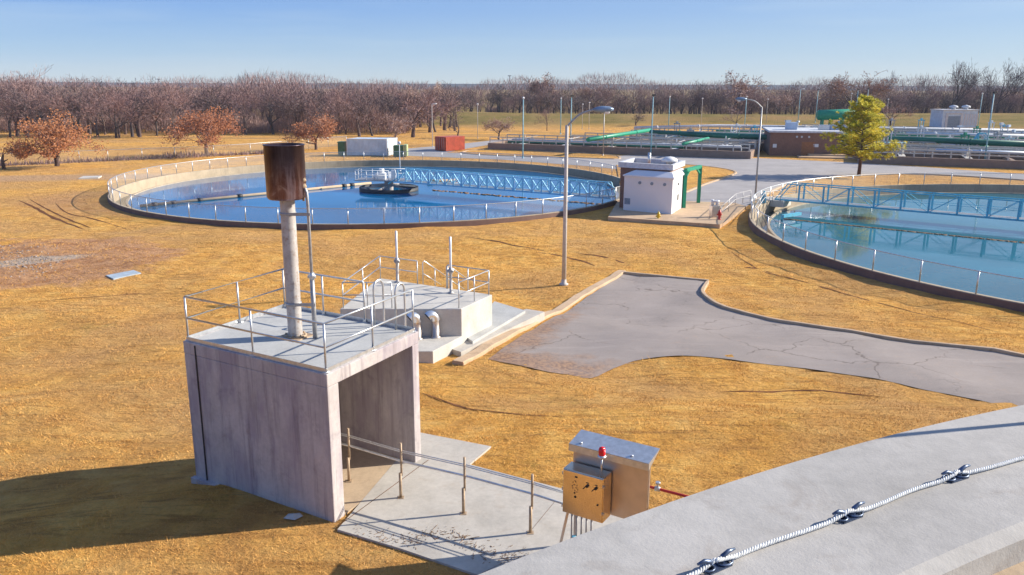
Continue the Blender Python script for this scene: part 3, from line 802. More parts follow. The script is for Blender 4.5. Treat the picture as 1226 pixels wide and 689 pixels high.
# ------------------------------------------------------------------ pipe rail of posts and conduits
pr = thing('pipe_rack', at(418, 576, SZ), 'four short steel posts carrying thin conduits from the shelter to the control panel', 'pipe rack')
pp = [at(*p, SZ) for p in ((418, 576), (480, 596), (555, 615), (635, 638))]
dirp = (pp[3]-pp[0]).normalized(); start = pp[0]-dirp*1.2; end = pp[3]+dirp*1.1
for i, p in enumerate(pp):
    mb = MB(); mb.tube([p, p+V(0, 0, .62)], .035, 8); mb.tube([p+V(.03, .02, .55), p+V(.03, .02, 1.36)], .026, 8)
    mb.box(p, (.14, .14, .012)); mb.build('post', M['wood'], pr)
for z, r, o_ in ((1.17, .013, 0), (1.12, .013, .03), (.9, .028, 0)):
    MB().tube([start+V(o_, o_, z), pp[0]+V(.03+o_, .05, z), pp[1]+V(.03+o_, .05, z-.005), pp[2]+V(.03+o_, .05, z), pp[3]+V(.03+o_, .05, z-.01), end+V(o_, o_, z-.03)], r, 8).build('conduit', M['galv'], pr)

# ------------------------------------------------------------------ control panel
A = at(673.2, 612.7, 3.0); B = at(721.3, 627.3, 3.0); cw = (B-A).length; wx = (B-A).normalized(); wn = V(-wx.y, wx.x, 0)
if wn.y < 0: wn = -wn
cp = thing('control_panel', (A.x, A.y, SZ), 'stainless steel control cabinet on a canopied stand with red beacon', 'control panel')
chh = .96
mb = MB().frame_box(A, wx*cw, wn*.36, V(0, 0, chh)); mb.build('cabinet', M['inox'], cp, .012)
dr = MB().frame_box(A+wx*.015-wn*.022+V(0, 0, .015), wx*(cw-.03), wn*.02, V(0, 0, chh-.03)).build('door', M['brasspanel'] if 'brasspanel' in M else M['inox'], cp, .006)
for k in (.62, .83):
    c = A+wx*cw*k+V(0, 0, chh*.76)-wn*.025
    mb = MB().tube([c, c-wn*.03], .03, 12); mb.bar(c-wn*.035+V(0, 0, .02), c-wn*.045+wx*-.07+V(0, 0, -.06), .018)
    mb.build('switch', M['black'], dr)
    MB().frame_box(c+wx*-.03+V(0, 0, .055)+wn*.003, wx*.06, wn*-.004, V(0, 0, .018)).build('legend_plate', M['black'], dr)
c = A+wx*cw*.88+V(0, 0, chh*.40)-wn*.024; MB().tube([c, c-wn*.012], .02, 10).build('lock', M['black'], dr)
for (a, z, w_, h_) in ((.31, .87, .06, .035), (.30, .79, .03, .012), (.26, .74, .012, .03), (.33, .76, .012, .035), (.28, .70, .035, .012), (.24, .66, .02, .02), (.36, .69, .012, .03), (.33, .64, .04, .012), (.26, .61, .012, .03), (.38, .60, .012, .03), (.35, .55, .03, .012), (.31, .56, .012, .03), (.29, .51, .035, .025)):
    MB().frame_box(A+wx*cw*a+V(0, 0, chh*z)-wn*.026, wx*w_, wn*.003, V(0, 0, h_)).build('stencilled_mark', M['black'], dr)
MB().tube([A+wx*cw*.33+V(0, 0, chh*.44)-wn*.023, A+wx*cw*.33+V(0, 0, chh*.44)-wn*.028], .026, 10).build('stencilled_mark', M['black'], dr)

for k in (.12, .5, .86): MB().tube([A+wx*-.004-wn*.012+V(0, 0, chh*k), A+wx*-.004-wn*.012+V(0, 0, chh*k+.07)], .011, 8).build('hinge', M['inoxd'], dr)
for z_ in (.2, .8):
    mb = MB().frame_box(A+wx*(cw-.02)-wn*.03+V(0, 0, chh*z_), wx*.045, wn*.04, V(0, 0, .04)); mb.tube([A+wx*(cw-.0)-wn*.034+V(0, 0, chh*z_+.02), A+wx*(cw-.0)-wn*.026+V(0, 0, chh*z_+.02)], .012, 8); mb.build('door_clamp', M['inoxd'], dr)
# stand: back plate, canopy, posts
BP = A+wn*.40+wx*.02
pw = 1.62
mb = MB().frame_box(BP+V(0, 0, .0), wx*pw, wn*.02, V(0, 0, 1.25)); mb.build('back_plate', M['inoxd'], cp)
cz = 1.36
mb = MB(); c1 = BP-wn*.10-wx*.06
prof = [V(0, 0, cz-.14), V(0, 0, cz), ]
mb.frame_box(c1+V(0, 0, cz-.15), wx*(pw+.1), wn*.006, V(0, 0, .15))
mb.add([c1+V(0, 0, cz), c1+wx*(pw+.1)+V(0, 0, cz), c1+wx*(pw+.1)+wn*.55+V(0, 0, cz+.10), c1+wn*.55+V(0, 0, cz+.10),
        c1+V(0, 0, cz-.012), c1+wx*(pw+.1)+V(0, 0, cz-.012), c1+wx*(pw+.1)+wn*.55+V(0, 0, cz+.088), c1+wn*.55+V(0, 0, cz+.088)],
       [(0, 1, 2, 3), (7, 6, 5, 4), (0, 4, 5, 1), (1, 5, 6, 2), (2, 6, 7, 3), (3, 7, 4, 0)])
# side gussets
for s_ in (0, pw+.094):
    g = c1+wx*s_
    mb.add([g+V(0, 0, cz-.15), g+wn*.55+V(0, 0, cz+.09), g+V(0, 0, cz-.002), g+wx*.006+V(0, 0, cz-.15), g+wx*.006+wn*.55+V(0, 0, cz+.09), g+wx*.006+V(0, 0, cz-.002)],
           [(0, 1, 2), (5, 4, 3), (0, 3, 4, 1), (1, 4, 5, 2), (2, 5, 3, 0)])
mb.build('canopy', M['canopy'] if 'canopy' in M else M['galv'], cp)
for s_ in (.03, pw-.05):
    MB().frame_box(BP+wx*s_+wn*.025+V(0, 0, -.95), wx*.06, wn*.06, V(0, 0, cz+.9)).build('post', M['inoxd'], cp)
for s_ in (.22, pw-.3):
    qq = c1+wx*s_+wn*.1+V(0, 0, cz+.018); MB().tube([qq, qq+V(0, 0, .03)], .03, 10).build('bolt', M['galv'], cp)
bq = A+wx*cw*.88+wn*.10+V(0, 0, chh)
MB().tube([bq, bq+V(0, 0, .38)], .02, 8).build('beacon_stem', M['galv'], cp)
bc = MB().lathe(bq+V(0, 0, .38), [(0, 0), (.085, .0), (.09, .03), (.075, .06), (0, .065)], 20).build('beacon', M['galv'], cp)
MB().lathe(bq+V(0, 0, .44), [(.068, 0), (.07, .1), (.055, .15), (.02, .17), (0, .172)], 20).build('lens', M['redlens'], bc)
for k in range(5):
    a = A+wx*(.12+.11*k)+wn*.2; MB().tube([a, a+V(0, 0, -.95)], .02, 8).build('conduit', M['galvd'], cp)
mb = MB(); mb.bar(A+wx*.1+wn*.05, A+wx*-.05+wn*-.05+V(0, 0, -.95), .05, .05); mb.build('strut', M['inoxd'], cp)
for k in range(3): a = A+wx*(.2+.14*k)+wn*.15+V(0, 0, -.62); MB().tube([a+V(0, 0, -.05), a+V(0, 0, .06)], .04, 8).build('cable_gland', M['bluelt'], cp)
# red conduit behind it
q0 = aty(770, 581, 15.0); q1 = aty(812, 592, 14.6)
rc_ = thing('red_conduit', q0, 'red pipe with a small silver valve running right from the control panel', 'pipe')
MB().tube([q0+V(-.2, .1, .0), q0, q1, q1+(q1-q0)*1.5], .028, 10).build('pipe', M['red'], rc_)
qm = q0.lerp(q1, .42)
mb = MB().tube([qm+(q1-q0)*-.07, qm+(q1-q0)*.07], .05, 10); mb.tube([qm, qm+V(0, 0, .12)], .02, 8); mb.tube([qm+V(0, 0, .11), qm+V(0, 0, .15)], .05, 10); mb.build('valve', M['galv'], rc_)
for s_ in (0, 1.8):
    qq = q0+(q1-q0)*s_; MB().tube([qq, V(qq.x, qq.y, 2.0)], .03, 6).build('support', M['galvd'], rc_)

# ------------------------------------------------------------------ rear platform
PZ = 2.55
pFL, pFR, pBR, pBL = at(407, 370, PZ), at(552.5, 370, PZ), at(589.4, 353, PZ), at(454, 333, PZ)
pf = thing('concrete_platform', (pFR.x, pFR.y, 1), 'low white concrete platform with silver handrails behind the shelter', 'platform')
PL = [pFL, pFR, pBR, pBL]
mb = MB().prism([(p.x, p.y) for p in PL], .6, PZ); mb.build('body', M['whiteconc'], pf, .03)
fx = (pFR-pFL).normalized(); bx_ = (pBR-pFR).normalized()
# low pad in front
a = pFR+V(0, 0, 0); pad = [pFR-fx*4.2-bx_*2.2, pFR-bx_*2.2+fx*.02, pFR+fx*.02, pFR-fx*4.2]
mb = MB().prism([(p.x, p.y) for p in pad], .7, 1.4); mb.build('front_pad', M['whiteconc'], pf, .02)
stp = [(pFR+fx*.01+bx_*-.6), at(582, 412, 1.15), at(629, 368.5, 1.15), at(592, 361, 1.15)]
stp = [at(566, 409, 1.2), at(629, 372, 1.2), at(592, 361, 1.2), at(555, 401, 1.2)]
mb = MB().prism([(p.x, p.y) for p in stp], .8, 1.2); mb.build('step', M['deck'], pf)
walk = [at(552, 424, 1.0), at(652, 376, .98), at(630, 372, 1.0), at(590, 385, 1.0), at(540, 420, 1.0)]
mb = MB().prism([(p.x, p.y) for p in walk], .7, 1.08); struct(mb.build('concrete_path', M['slab']))
def inn(p, c=None):
    cc = (pFL+pFR+pBR+pBL)/4; d = (cc-p).normalized(); return p+d*.15
i4 = [inn(p) for p in PL]
gap0 = i4[3].lerp(i4[2], .36); gap1 = i4[3].lerp(i4[2], .64)
railing(pf, [i4[0].lerp(i4[1], .42), i4[0], i4[3], gap0], [2, 2, 2], base=False)
railing(pf, [gap1, i4[2], i4[1]], [2, 2], base=False)
# stair rails down the back
for g in (gap0+fx*.25, gap1-fx*.05):
    d = bx_
    mb = MB().tube([g+V(0, 0, 0), g+V(0, 0, 1.0), g+d*.12+V(0, 0, 1.05), g+d*1.9+V(0, 0, .0)], .024, 8); mb.tube([g+V(0, 0, .5), g+d*1.5+V(0, 0, -.35)], .02, 8); mb.tube([g+d*1.0+V(0, 0, .5), g+d*1.0+V(0, 0, -.6)], .02, 8)
    mb.build('stair_rail', M['galv'], pf)
# valve stem posts
for (b, t, lab) in (((476, 338), (476, 277), 'left valve stem post with clear tube on the railed platform'), ((540, 351), (539.5, 284), 'right valve stem post with clear tube on the railed platform')):
    p = at(*b, PZ); zt = aty(*t, p.y).z
    r_ = thing('valve_post', p, lab, 'valve post', 'valve stem posts on the platform')
    mb = MB().lathe(p, [(.0, .0), (.14, 0), (.14, .03), (.065, .05), (.06, .85), (.1, .9), (.1, .95)], 16); mb.build('pedestal', M['pipe_grey'], r_)
    mb = MB().tube([p+V(-.13, 0, .98), p+V(.13, 0, .98)], .07, 10); mb.tube([p+V(0, 0, .9), p+V(0, 0, 1.12)], .09, 12); mb.tube([p+V(.1, 0, .98), p+V(.1, -.14, .98)], .03, 8); mb.build('yoke', M['galvd'], r_)
    mb = MB().lathe(p+V(0, 0, 1.1), [(.05, 0), (.05, zt-PZ-1.1), (.0, zt-PZ-1.07)], 12); mb.build('stem_cover', M['clear'], r_)
# two goose-neck vents on the pad
for (b, lab) in (((500, 406), 'left silver hooded vent pipe on the pad before the platform'), ((521.5, 404), 'right silver hooded vent pipe on the pad before the platform')):
    p = at(*b, 1.4)
    r_ = thing('vent_pipe', p, lab, 'vent', 'hooded vent pipes')
    MB().lathe(p, [(.2, 0), (.2, .05), (.155, .05), (.155, .72)], 20).build('riser', M['inoxd'], r_)
    d = V(-.85, -.45, 0).normalized(); pts = []
    for k in range(9):
        a = math.pi*.72*k/8; pts.append(p+V(0, 0, .72)+d*(.2-.2*math.cos(a))+V(0, 0, .24*math.sin(a)))
    MB().tube(pts, .18, 20, cap=False).build('hood', M['alu'], r_)
    MB().tube([pts[-1], pts[-1]+(pts[-1]-pts[-2])*.2], .165, 16).build('screen', M['black'], r_)

# ------------------------------------------------------------------ lamp posts
def lamp_post(b, t, label, m='conc_pole', r=.11, arm=None, kind='plain', z=None, base=None, group='lamp posts'):
    p = gat(*b) if z is None else at(*b, z)
    h = aty(*t, p.y).z-p.z
    o = thing('lamp_post', p, label, 'lamp post', group)
    n = 12
    MB().tube([p, p+V(0, 0, h*.5), p+V(0, 0, h)], [r, r*.85, r*.68], n).build('pole', M[m], o)
    MB().lathe(p, [(r*2, 0), (r*2, .06), (r*1.2, .1), (r*1.1, .3), (r, .32)], 12).build('base', M[m], o)
    top = p+V(0, 0, h)
    if arm:
        e_ = aty(*arm, p.y); mid = top.lerp(e_, .45)+V(0, 0, abs(e_.x-top.x)*.12)
        pts = smooth_line([top+V(0, 0, -.1), mid, e_], 6)
        MB().tube(pts, [.06]*len(pts), 8).build('arm', M['galvd'], o)
        d = V(1 if e_.x > top.x else -1, 0, .02)
        hd = MB(); L_ = .9
        hd.tube([e_-d*.1, e_+d*.1, e_+d*.45*L_, e_+d*L_*.9, e_+d*L_*1.15], [.06, .14, .19, .16, .05], 12)
        ho = hd.build('luminaire', M['lampgrey'], o)
        MB().lathe(e_+d*L_*.75+V(0, 0, -.27), [(0, 0), (.12, .03), (.17, .12), (.17, .16)], 14).build('lens', M['glass'], ho)
    elif kind == 'flood':
        hd = MB().box(top+V(.05, -.05, .02), (.5, .34, .22), .3); hd.box(top+V(0, 0, -.12), (.08, .5, .08)); hd.build('floodlight', M['black'], o)
    elif kind == 'ball':
        MB().lathe(top, [(0, 0), (.12, .02), (.2, .14), (.17, .3), (0, .38)], 12).build('lamp', M['glass'], o)
    elif kind == 'cobra':
        d = V(.9, -.3, .1); MB().tube([top, top+d*.4, top+d*.7, top+d*1.0], [.05, .08, .14, .08], 8).build('luminaire', M['white'], o)
    return o
lamp_post((675, 341), (676, 150), 'near concrete lamp post with one curved arm standing in the grass', r=.13, arm=(712, 131.5))
lamp_post((904, 238), (911.5, 128), 'grey lamp post with arm reaching left at the road edge', 'galvd', .1, arm=(893, 119))
lamp_post((722, 187), (722, 131), 'slim grey lamp post on the grass island beyond the round pool', 'galvd', .08, kind='cobra')
lamp_post((479, 205), (479, 173), 'short white lamp pole on the hub of the left round pool', 'white', .06, kind='ball', z=.9)
LB = [((626, 190), (625, 119), 'bluepole', 'ball', 'pale blue lamp post just beyond the left round pool'),
      ((671, 161), (671, 119), 'bluepole', 'ball', 'thin pale blue lamp post beside the tank walkways'),
      ((683, 178), (683.5, 116), 'bluepole', 'flood', 'pale blue flood light post behind the near concrete lamp'),
      ((779, 187), (781, 115), 'bluepole', 'flood', 'pale blue flood light post above the white hut'),
      ((800, 158), (801, 117), 'bluepole', 'ball', 'pale blue post standing right of the green pipe start'),
      ((572, 166), (572, 126), 'conc_pole', 'ball', 'pale post in the tan field right of the red container'),
      ((518, 176), (517, 125), 'conc_pole', 'cobra', 'pale lamp post just left of the red container'),
      ((697, 155), (697, 126), 'conc_pole', 'ball', 'small pale post in front of the distant bank'),
      ((705, 155), (704, 124), 'conc_pole', 'ball', 'small pale post next to another before the distant bank'),
      ((839, 155), (839, 119), 'conc_pole', 'ball', 'pale lamp post behind the green pipe'),
      ((891, 158), (893, 117), 'bluepole', 'ball', 'pale blue post left of the brick building'),
      ((955, 150), (957, 107), 'bluepole', 'cobra', 'left of two tall blue lamp posts behind the brick building'),
      ((976, 148), (978, 108), 'bluepole', 'flood', 'right of two tall blue lamp posts behind the brick building'),
      ((917, 150), (917, 120), 'conc_pole', 'ball', 'short pale post behind the brick building roof'),
      ((1016, 150), (1017, 113), 'conc_pole', 'ball', 'pale post just left of the yellow green pine'),
      ((1023, 152), (1026, 108), 'bluepole', 'flood', 'blue lamp post behind the top of the pine'),
      ((1035, 152), (1040, 107), 'bluepole', 'flood', 'blue lamp post right behind the pine tip'),
      ((1060, 152), (1060, 120), 'conc_pole', 'ball', 'thin pale post right of the pine'),
      ((1170, 158), (1174, 113), 'bluepole', 'ball', 'blue lamp post right of the grey utility block'),
      ((1178, 198), (1188, 112), 'bluepole', 'flood', 'tall blue flood light post at the right road edge')]
for b, t, m_, k_, lab in LB: lamp_post(b, t, lab, m_, .11 if m_ == 'bluepole' else .07, kind=k_, group='distant lamp posts')

# ------------------------------------------------------------------ clarifiers
def round_pool(C, R, zt, zw, label, n, wm, wall_in):
    o = thing('round_pool', (C.x, C.y, 0), label, 'settling tank')
    MB().lathe(C, [(R-.01, zt-.06), (R-.01, zt), (R-.26, zt), (R-.28, zt-.02), (R-.28, -2.5)], 192, False).build('wall', wall_in, o)
    MB().lathe(C, [(R+.05, -.4), (R+.05, zt-.05), (R-.01, zt-.05)], 192, False).build('outer_face', M['tankdark'], o)  # shaded outer side, its shade put into the dark colour
    MB().lathe(C, [(R-1.55, zw-.8), (R-1.55, zw+.10), (R-1.75, zw+.10), (R-1.75, zw-.8)], 192, False).build('launder_weir', M['tankc'], o)
    MB().lathe(C, [(R-.28, zw-.34), (R-1.55, zw-.34)], 128).build('launder_water', M['water3'], o)
    vs = [(C.x+(R-1.7)*math.cos(2*math.pi*k/128), C.y+(R-1.7)*math.sin(2*math.pi*k/128), zw) for k in range(128)]
    wt = MB().add(vs, [tuple(range(128))]).build('water', wm); struct(wt)
    f = thing('chain_link_fence', (C.x, C.y, zt), 'chain link fence on the rim of the '+label.split(' with')[0], 'fence')
    RF = R-.12
    for k in range(n):
        a = 2*math.pi*k/n; p = V(C.x+RF*math.cos(a), C.y+RF*math.sin(a), zt)
        MB().tube([p, p+V(0, 0, 1.27)], .045, 6).build('post', M['galv'], f)
    MB().tube([V(C.x+RF*math.cos(2*math.pi*k/144), C.y+RF*math.sin(2*math.pi*k/144), zt+1.24) for k in range(144)], .03, 6, closed=True).build('top_rail', M['galv'], f)
    MB().lathe(C, [(RF, zt+.05), (RF, zt+1.24)], 144).build('wire_mesh', M['fence'], f)
    return o
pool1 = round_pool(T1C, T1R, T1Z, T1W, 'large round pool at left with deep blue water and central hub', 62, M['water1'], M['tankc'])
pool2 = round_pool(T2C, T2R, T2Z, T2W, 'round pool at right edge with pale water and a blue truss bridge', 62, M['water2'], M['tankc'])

def truss_bridge(name, a, b, w_, h, bays, m, label, base_z, rail=False, par=None):
    """walkway bridge: two truss sides, floor, from a to b (xy), deck at base_z"""
    a = V(a.x, a.y, base_z); b = V(b.x, b.y, base_z); d = (b-a); t = d.normalized(); nn = V(-t.y, t.x, 0); L_ = d.length; bw_0 = .1 if m == 'blueice' else .05
    o = thing(name, a, label, 'bridge')
    MB().frame_box(a-nn*w_/2+V(0, 0, .02), d, nn*w_, V(0, 0, .05)).build('deck', M['galvd'], o)
    for s_ in (-1, 1):
        off = nn*(w_/2*s_); mb = MB()
        mb.bar(a+off, b+off, .1, .16); mb.bar(a+off+t*(L_/bays*.5)+V(0, 0, h), b+off+V(0, 0, h), .08, .1)
        mb.bar(a+off, a+off+t*(L_/bays*.5)+V(0, 0, h), .09)
        for k in range(1, bays+1):
            p = a+off+t*(L_*k/bays); mb.bar(p, p+V(0, 0, h), .13 if k % 1 == 0 else .08, .13)
            p0 = a+off+t*(L_*(k-1)/bays)
            if k % 2: mb.bar(p0+V(0, 0, h*(.0 if k > 1 else .5)), p+V(0, 0, h), bw_0)
            else: mb.bar(p0+V(0, 0, h), p, bw_0)
        mb.bar(a+off+V(0, 0, h*.5)+t*(L_/bays*.5), b+off+V(0, 0, h*.5), .03)
        mb.build('truss', M[m], o)
    return o
# right bridge
th = R_(143.5)
ra = V(T2C.x+(T2R-.6)*math.cos(th), T2C.y+(T2R-.6)*math.sin(th), 0)
truss_bridge('truss_bridge', ra, T2C, 1.5, 1.55, 14, 'bluelt', 'bright blue truss bridge crossing the right round pool', .62)
# abutment at its end
q = ra; ab = MB().box((q.x-.3, q.y+.1, T2Z-.6), (2.6, 2.2, .62), th); ab.build('bridge_abutment', M['whiteconc'], pool2)
# left bridge: paler, triangulated with bright sheet bracing
lb = V(9.2, 79.0, 0)
la = V(T1C.x+.6, T1C.y, 0)
th1 = math.atan2(lb.y-T1C.y, lb.x-T1C.x)
truss_bridge('truss_bridge', V(T1C.x+(T1R-.2)*math.cos(th1), T1C.y+(T1R-.2)*math.sin(th1), 0), T1C+V(2, -1, 0), 1.5, 1.35, 20, 'blueice', 'pale blue truss bridge from the white hut to the left pool hub', .7) if 'blueice' in M else None
M['blueice'] = simple('ice_blue_paint', (.36, .70, .88), .5, 0, .08, 2)
truss_bridge('truss_bridge', V(T1C.x+(T1R-.2)*math.cos(th1), T1C.y+(T1R-.2)*math.sin(th1), 0), T1C+V(2.2, -1.2, 0), 1.5, 1.35, 24, 'blueice', 'pale blue truss bridge from the white hut to the left pool hub', .75)
# hub of the left pool
hub = thing('pool_hub', (T1C.x+.8, T1C.y, T1W), 'railed machinery hub standing in the middle of the left round pool', 'machinery')
H0 = T1C+V(.6, -.3, 0)
MB().lathe(H0, [(3.3, T1W-.3), (3.3, T1W+.42), (3.15, T1W+.42), (3.15, T1W-.3)], 48, closed=True).build('feed_well', M['tankdarkblue'] if 'tankdarkblue' in M else M['dark'], hub)
MB().lathe(H0, [(.5, T1W-.5), (.5, .7)], 20).build('column', M['pipe_grey'], hub)
for k in range(6):
    a = k*math.pi/3+.3; MB().bar(H0+V(.4*math.cos(a), .4*math.sin(a), .2), H0+V(3.2*math.cos(a), 3.2*math.sin(a), T1W+.35), .12, .16).build('spider_arm', M['pipe_grey'], hub)
MB().box(H0+V(-.9, .2, .72), (5.4, 2.6, .1), -.1).build('deck', M['galvd'], hub)
def loc(ax, ay, z=.82): c_, s_ = math.cos(-.1), math.sin(-.1); return H0+V(-.9+ax*c_-ay*s_, .2+ax*s_+ay*c_, z)
railing(hub, [loc(2.6, 1.2), loc(-2.6, 1.2), loc(-2.6, -1.2), loc(1.2, -1.2)], [4, 2, 3], m='white', base=False, r=.04)
mb = MB().box(loc(0, 0), (1.1, .9, .7)); mb.tube([loc(.1, 0, 1.5), loc(.1, 0, 2.0)], .3, 14); mb.tube([loc(-.9, .1, 1.1), loc(-.2, .1, 1.1)], .22, 12); mb.build('drive_motor', M['white'], hub, .04)
mb = MB().box(loc(1.6, -.6), (.5, .3, 1.1)); mb.build('switch_box', M['white'], hub)
mb = MB().bar(loc(1.2, -1.6, .5), loc(3.6, -.4, 2.0), .1); mb.bar(loc(1.2, -.9, .5), loc(3.6, .3, 2.0), .1); mb.build('brace', M['bluelt'], hub)
# long scum pipe lying on the water, with couplings and floats
a0 = at(168, 247, T1W+.12); a1 = at(444, 219.5, T1W+.12)
sk = thing('skimmer_pipe', a0, 'long tan skimmer pipe lying on the left pool water up to its hub', 'pipe')
MB().tube([a0, a1], .16, 10).build('pipe', M['ledge'], sk)
for k in (.05, .12, .22, .38, .58, .86, .9): 
    p = a0.lerp(a1, k); d = (a1-a0).normalized(); MB().tube([p-d*.25, p+d*.25], .24, 10).build('coupling', M['dark'], sk)
a0 = at(512, 218, T1W+.15); a1 = at(548, 215.5, T1W+.15)
tag(MB().tube([a0, a1], [.3, .12], 10).build('floating_paddle', M['ledge']), 'short tan paddle floating right of the left pool hub', 'paddle')
# scum line + floats under the bridge
b0 = at(520, 228, T1W+.03); b1 = at(735, 246, T1W+.03); rnd = random.Random(8); fl = MB()
for k in range(90):
    p = b0.lerp(b1, k/90+rnd.uniform(-.01, .01)); fl.lathe(p+V(0, rnd.uniform(-.3, .3), 0), [(.0, .06), (rnd.uniform(.1, .3), .02), (rnd.uniform(.1, .3), -.03)], 6)
struct(fl.build('floating_foam', M['foamg'] if 'foamg' in M else M['debris']), 'stuff')
c0_ = at(938, 262, T2W+.03); c1_ = at(1240, 292, T2W+.03); fl = MB()
for k in range(260):
    p = c0_.lerp(c1_, k/260+rnd.uniform(-.01, .01)); fl.lathe(p+V(0, rnd.uniform(-.12, .12), 0), [(.0, .03), (rnd.uniform(.06, .16), .01), (rnd.uniform(.1, .2), -.03)], 6)
struct(fl.build('floating_scum', M['scum'] if 'scum' in M else M['debris']), 'stuff')
# trough fixtures at left ends
q = at(950, 255, T2W); mb = MB().bar(at(937, 259, T2W+.5), at(958, 256, T2W+.5), .3, .25); mb.tube([at(937, 259, T2W+.5), at(935, 268, T2W-.3)], .12, 8); tag(mb.build('scum_trough', M['bluelt']), 'small blue scum trough under the left end of the blue bridge', 'trough')
q = V(T2C.x+(T2R-.3)*math.cos(R_(150)), T2C.y+(T2R-.3)*math.sin(R_(150)), T2Z)
mb = MB().box(q, (.35, .35, .9)); mb.tube([q+V(0, 0, .9), q+V(0, 0, 1.15)], .1, 8); tag(mb.build('valve_box', M['bluelt'], None, .03), 'small blue valve box on the rim of the right pool', 'valve')

# ------------------------------------------------------------------ hut and brick house between the pools
wFL, wFR, wR = V(10.01, 73.68, .1), V(13.89, 71.22, .1), V(15.91, 75.92, .1)
hx = (wFR-wFL).normalized(); hy = (wR-wFR).normalized(); hw = (wFR-wFL).length; hd_ = (wR-wFR).length
pad = [tuple(at(*p, .3))[:2] for p in ((728, 260), (862, 269), (872, 263), (893, 247), (880, 243), (822, 241), (740, 240))]
pad2 = MB().prism(pad, -.2, .3).build('concrete_pad', M['padc'] if 'padc' in M else M['kerb']); struct(pad2)
hut = thing('white_hut', (wFL.x, wFL.y, .3), 'small white sheet metal hut with three round vents beside the left pool', 'hut')
wz = 3.35
mb = MB().prism([(p.x, p.y) for p in (wFL, wFR, wR, wFL+(wR-wFR))], .3, wz); mb.build('wall', M['hut'], hut)
o1, o2, o3, o4 = wFL-hx*.12-hy*.12, wFR+hx*.12-hy*.12, wR+hx*.12+hy*.12, wFL+(wR-wFR)-hx*.12+hy*.12
mb = MB(); rr = .75
r1, r2, r3, r4 = [p for p in (o1+hx*.9+hy*rr, o2-hx*.35+hy*rr, o3-hx*.35-hy*.3, o4+hx*.9-hy*.3)]
vs = [V(p.x, p.y, wz) for p in (o1, o2, o3, o4)]+[V(p.x, p.y, wz+.12) for p in (o1, o2, o3, o4)]+[V(p.x, p.y, wz+.5) for p in (r1, r2, r3, r4)]
mb.add(vs, [(3, 2, 1, 0), (0, 1, 5, 4), (1, 2, 6, 5), (2, 3, 7, 6), (3, 0, 4, 7), (4, 5, 9, 8), (5, 6, 10, 9), (6, 7, 11, 10), (7, 4, 8, 11), (8, 9, 10, 11)])
mb.build('roof', M['hut'], hut)
for k in (.33, .58, .84):
    c = wFL+hx*hw*k+V(0, 0, 2.75)-hy*.03; MB().tube([c+hy*.02, c-hy*.05], .14, 12).build('vent', M['lampgrey'], hut)
MB().frame_box(wFL+hx*.1-hy*.03+V(0, 0, .75), hx*.55, hy*.04, V(0, 0, .55)).build('louvre', M['lampgrey'], hut)
MB().frame_box(wFR+hy*1.6+hx*.003+V(0, 0, .25), hy*1.1, hx*.04, V(0, 0, 2.2)).build('door', M['white'], hut)
MB().frame_box(wFR+hy*2.0+hx*.05+V(0, 0, 1.2), hy*.35, hx*.03, V(0, 0, .5)).build('notice', M['black'], hut)
for zz, yy in ((2.5, 2.2), (1.9, 2.0)):
    MB().frame_box(wFR+hy*yy+hx*.003+V(0, 0, zz), hy*.3, hx*.04, V(0, 0, .2)).build('lamp_bracket', M['black'], hut)
bh = thing('brick_house', (wFL.x, wFL.y+4, 0), 'flat roofed brick pump house right behind the white hut', 'building')
b0_ = wFL-hx*.75+hy*1.2; bw, bd = hw+1.9, 7.5
bw_ = [b0_, b0_+hx*(hw+.3), b0_+hx*(hw+.3)+hy*4.6-hx*0, b0_+hy*4.6]
tz = 4.35
mb = MB().prism([(p.x, p.y) for p in bw_], -.2, tz-.35); mb.build('wall', M['brick'], bh)
def ringbox(mb, poly, w_, z0, z1):
    c = sum(poly, V(0, 0, 0))/len(poly); n = len(poly)
    outer = poly; inner = [p+(c-p).normalized()*w_*1.4 for p in poly]
    vs = [V(p.x, p.y, z) for z in (z0, z1) for p in outer]+[V(p.x, p.y, z) for z in (z0, z1) for p in inner]
    fs = []
    for i in range(n):
        j = (i+1) % n
        fs += [(i, j, n+j, n+i), (2*n+j, 2*n+i, 3*n+i, 3*n+j), (n+i, n+j, 3*n+j, 3*n+i), (j, i, 2*n+i, 2*n+j)]
    mb.add(vs, fs); return mb
big = [p+(p-sum(bw_, V(0, 0, 0))/4).normalized()*.25 for p in bw_]
ringbox(MB(), big, .3, tz-.35, tz+.12).build('parapet', M['parap'], bh)
mb = MB().prism([(p.x, p.y) for p in bw_], tz-.349, tz-.3); mb.build('roof', M['gravelroof'], bh)
q = bw_[0].lerp(bw_[2], .45); MB().tube([V(q.x, q.y, tz-.3), V(q.x, q.y, tz+.9)], .14, 10).build('flue', M['galv'], bh)
q = bw_[1].lerp(bw_[2], .35)-hx*.6; mb = MB().lathe((q.x, q.y, tz-.3), [(.3, 0), (.3, .5), (.75, .55), (.7, .75), (.35, .95), (0, 1.0)], 20); mb.build('roof_fan', M['white'], bh)
# green hoist frame
g0, g1 = at(818.5, 249, .3), at(836, 243, .3); gh = 3.45
hf = thing('hoist_frame', g0, 'bright green steel hoist frame standing right of the white hut', 'frame')
for g in (g0, g1): MB().bar(g, g+V(0, 0, gh), .3, .3).build('post', M['green'], hf)
MB().bar(g0+V(0, 0, gh), g1+V(0, 0, gh), .3, .3).build('beam', M['green'], hf)
mb = MB().bar(g0+V(0, 0, gh-.7), g0.lerp(g1, .3)+V(0, 0, gh), .16); mb.bar(g1+V(0, 0, gh-.7), g1.lerp(g0, .3)+V(0, 0, gh), .16); mb.build('brace', M['green'], hf)
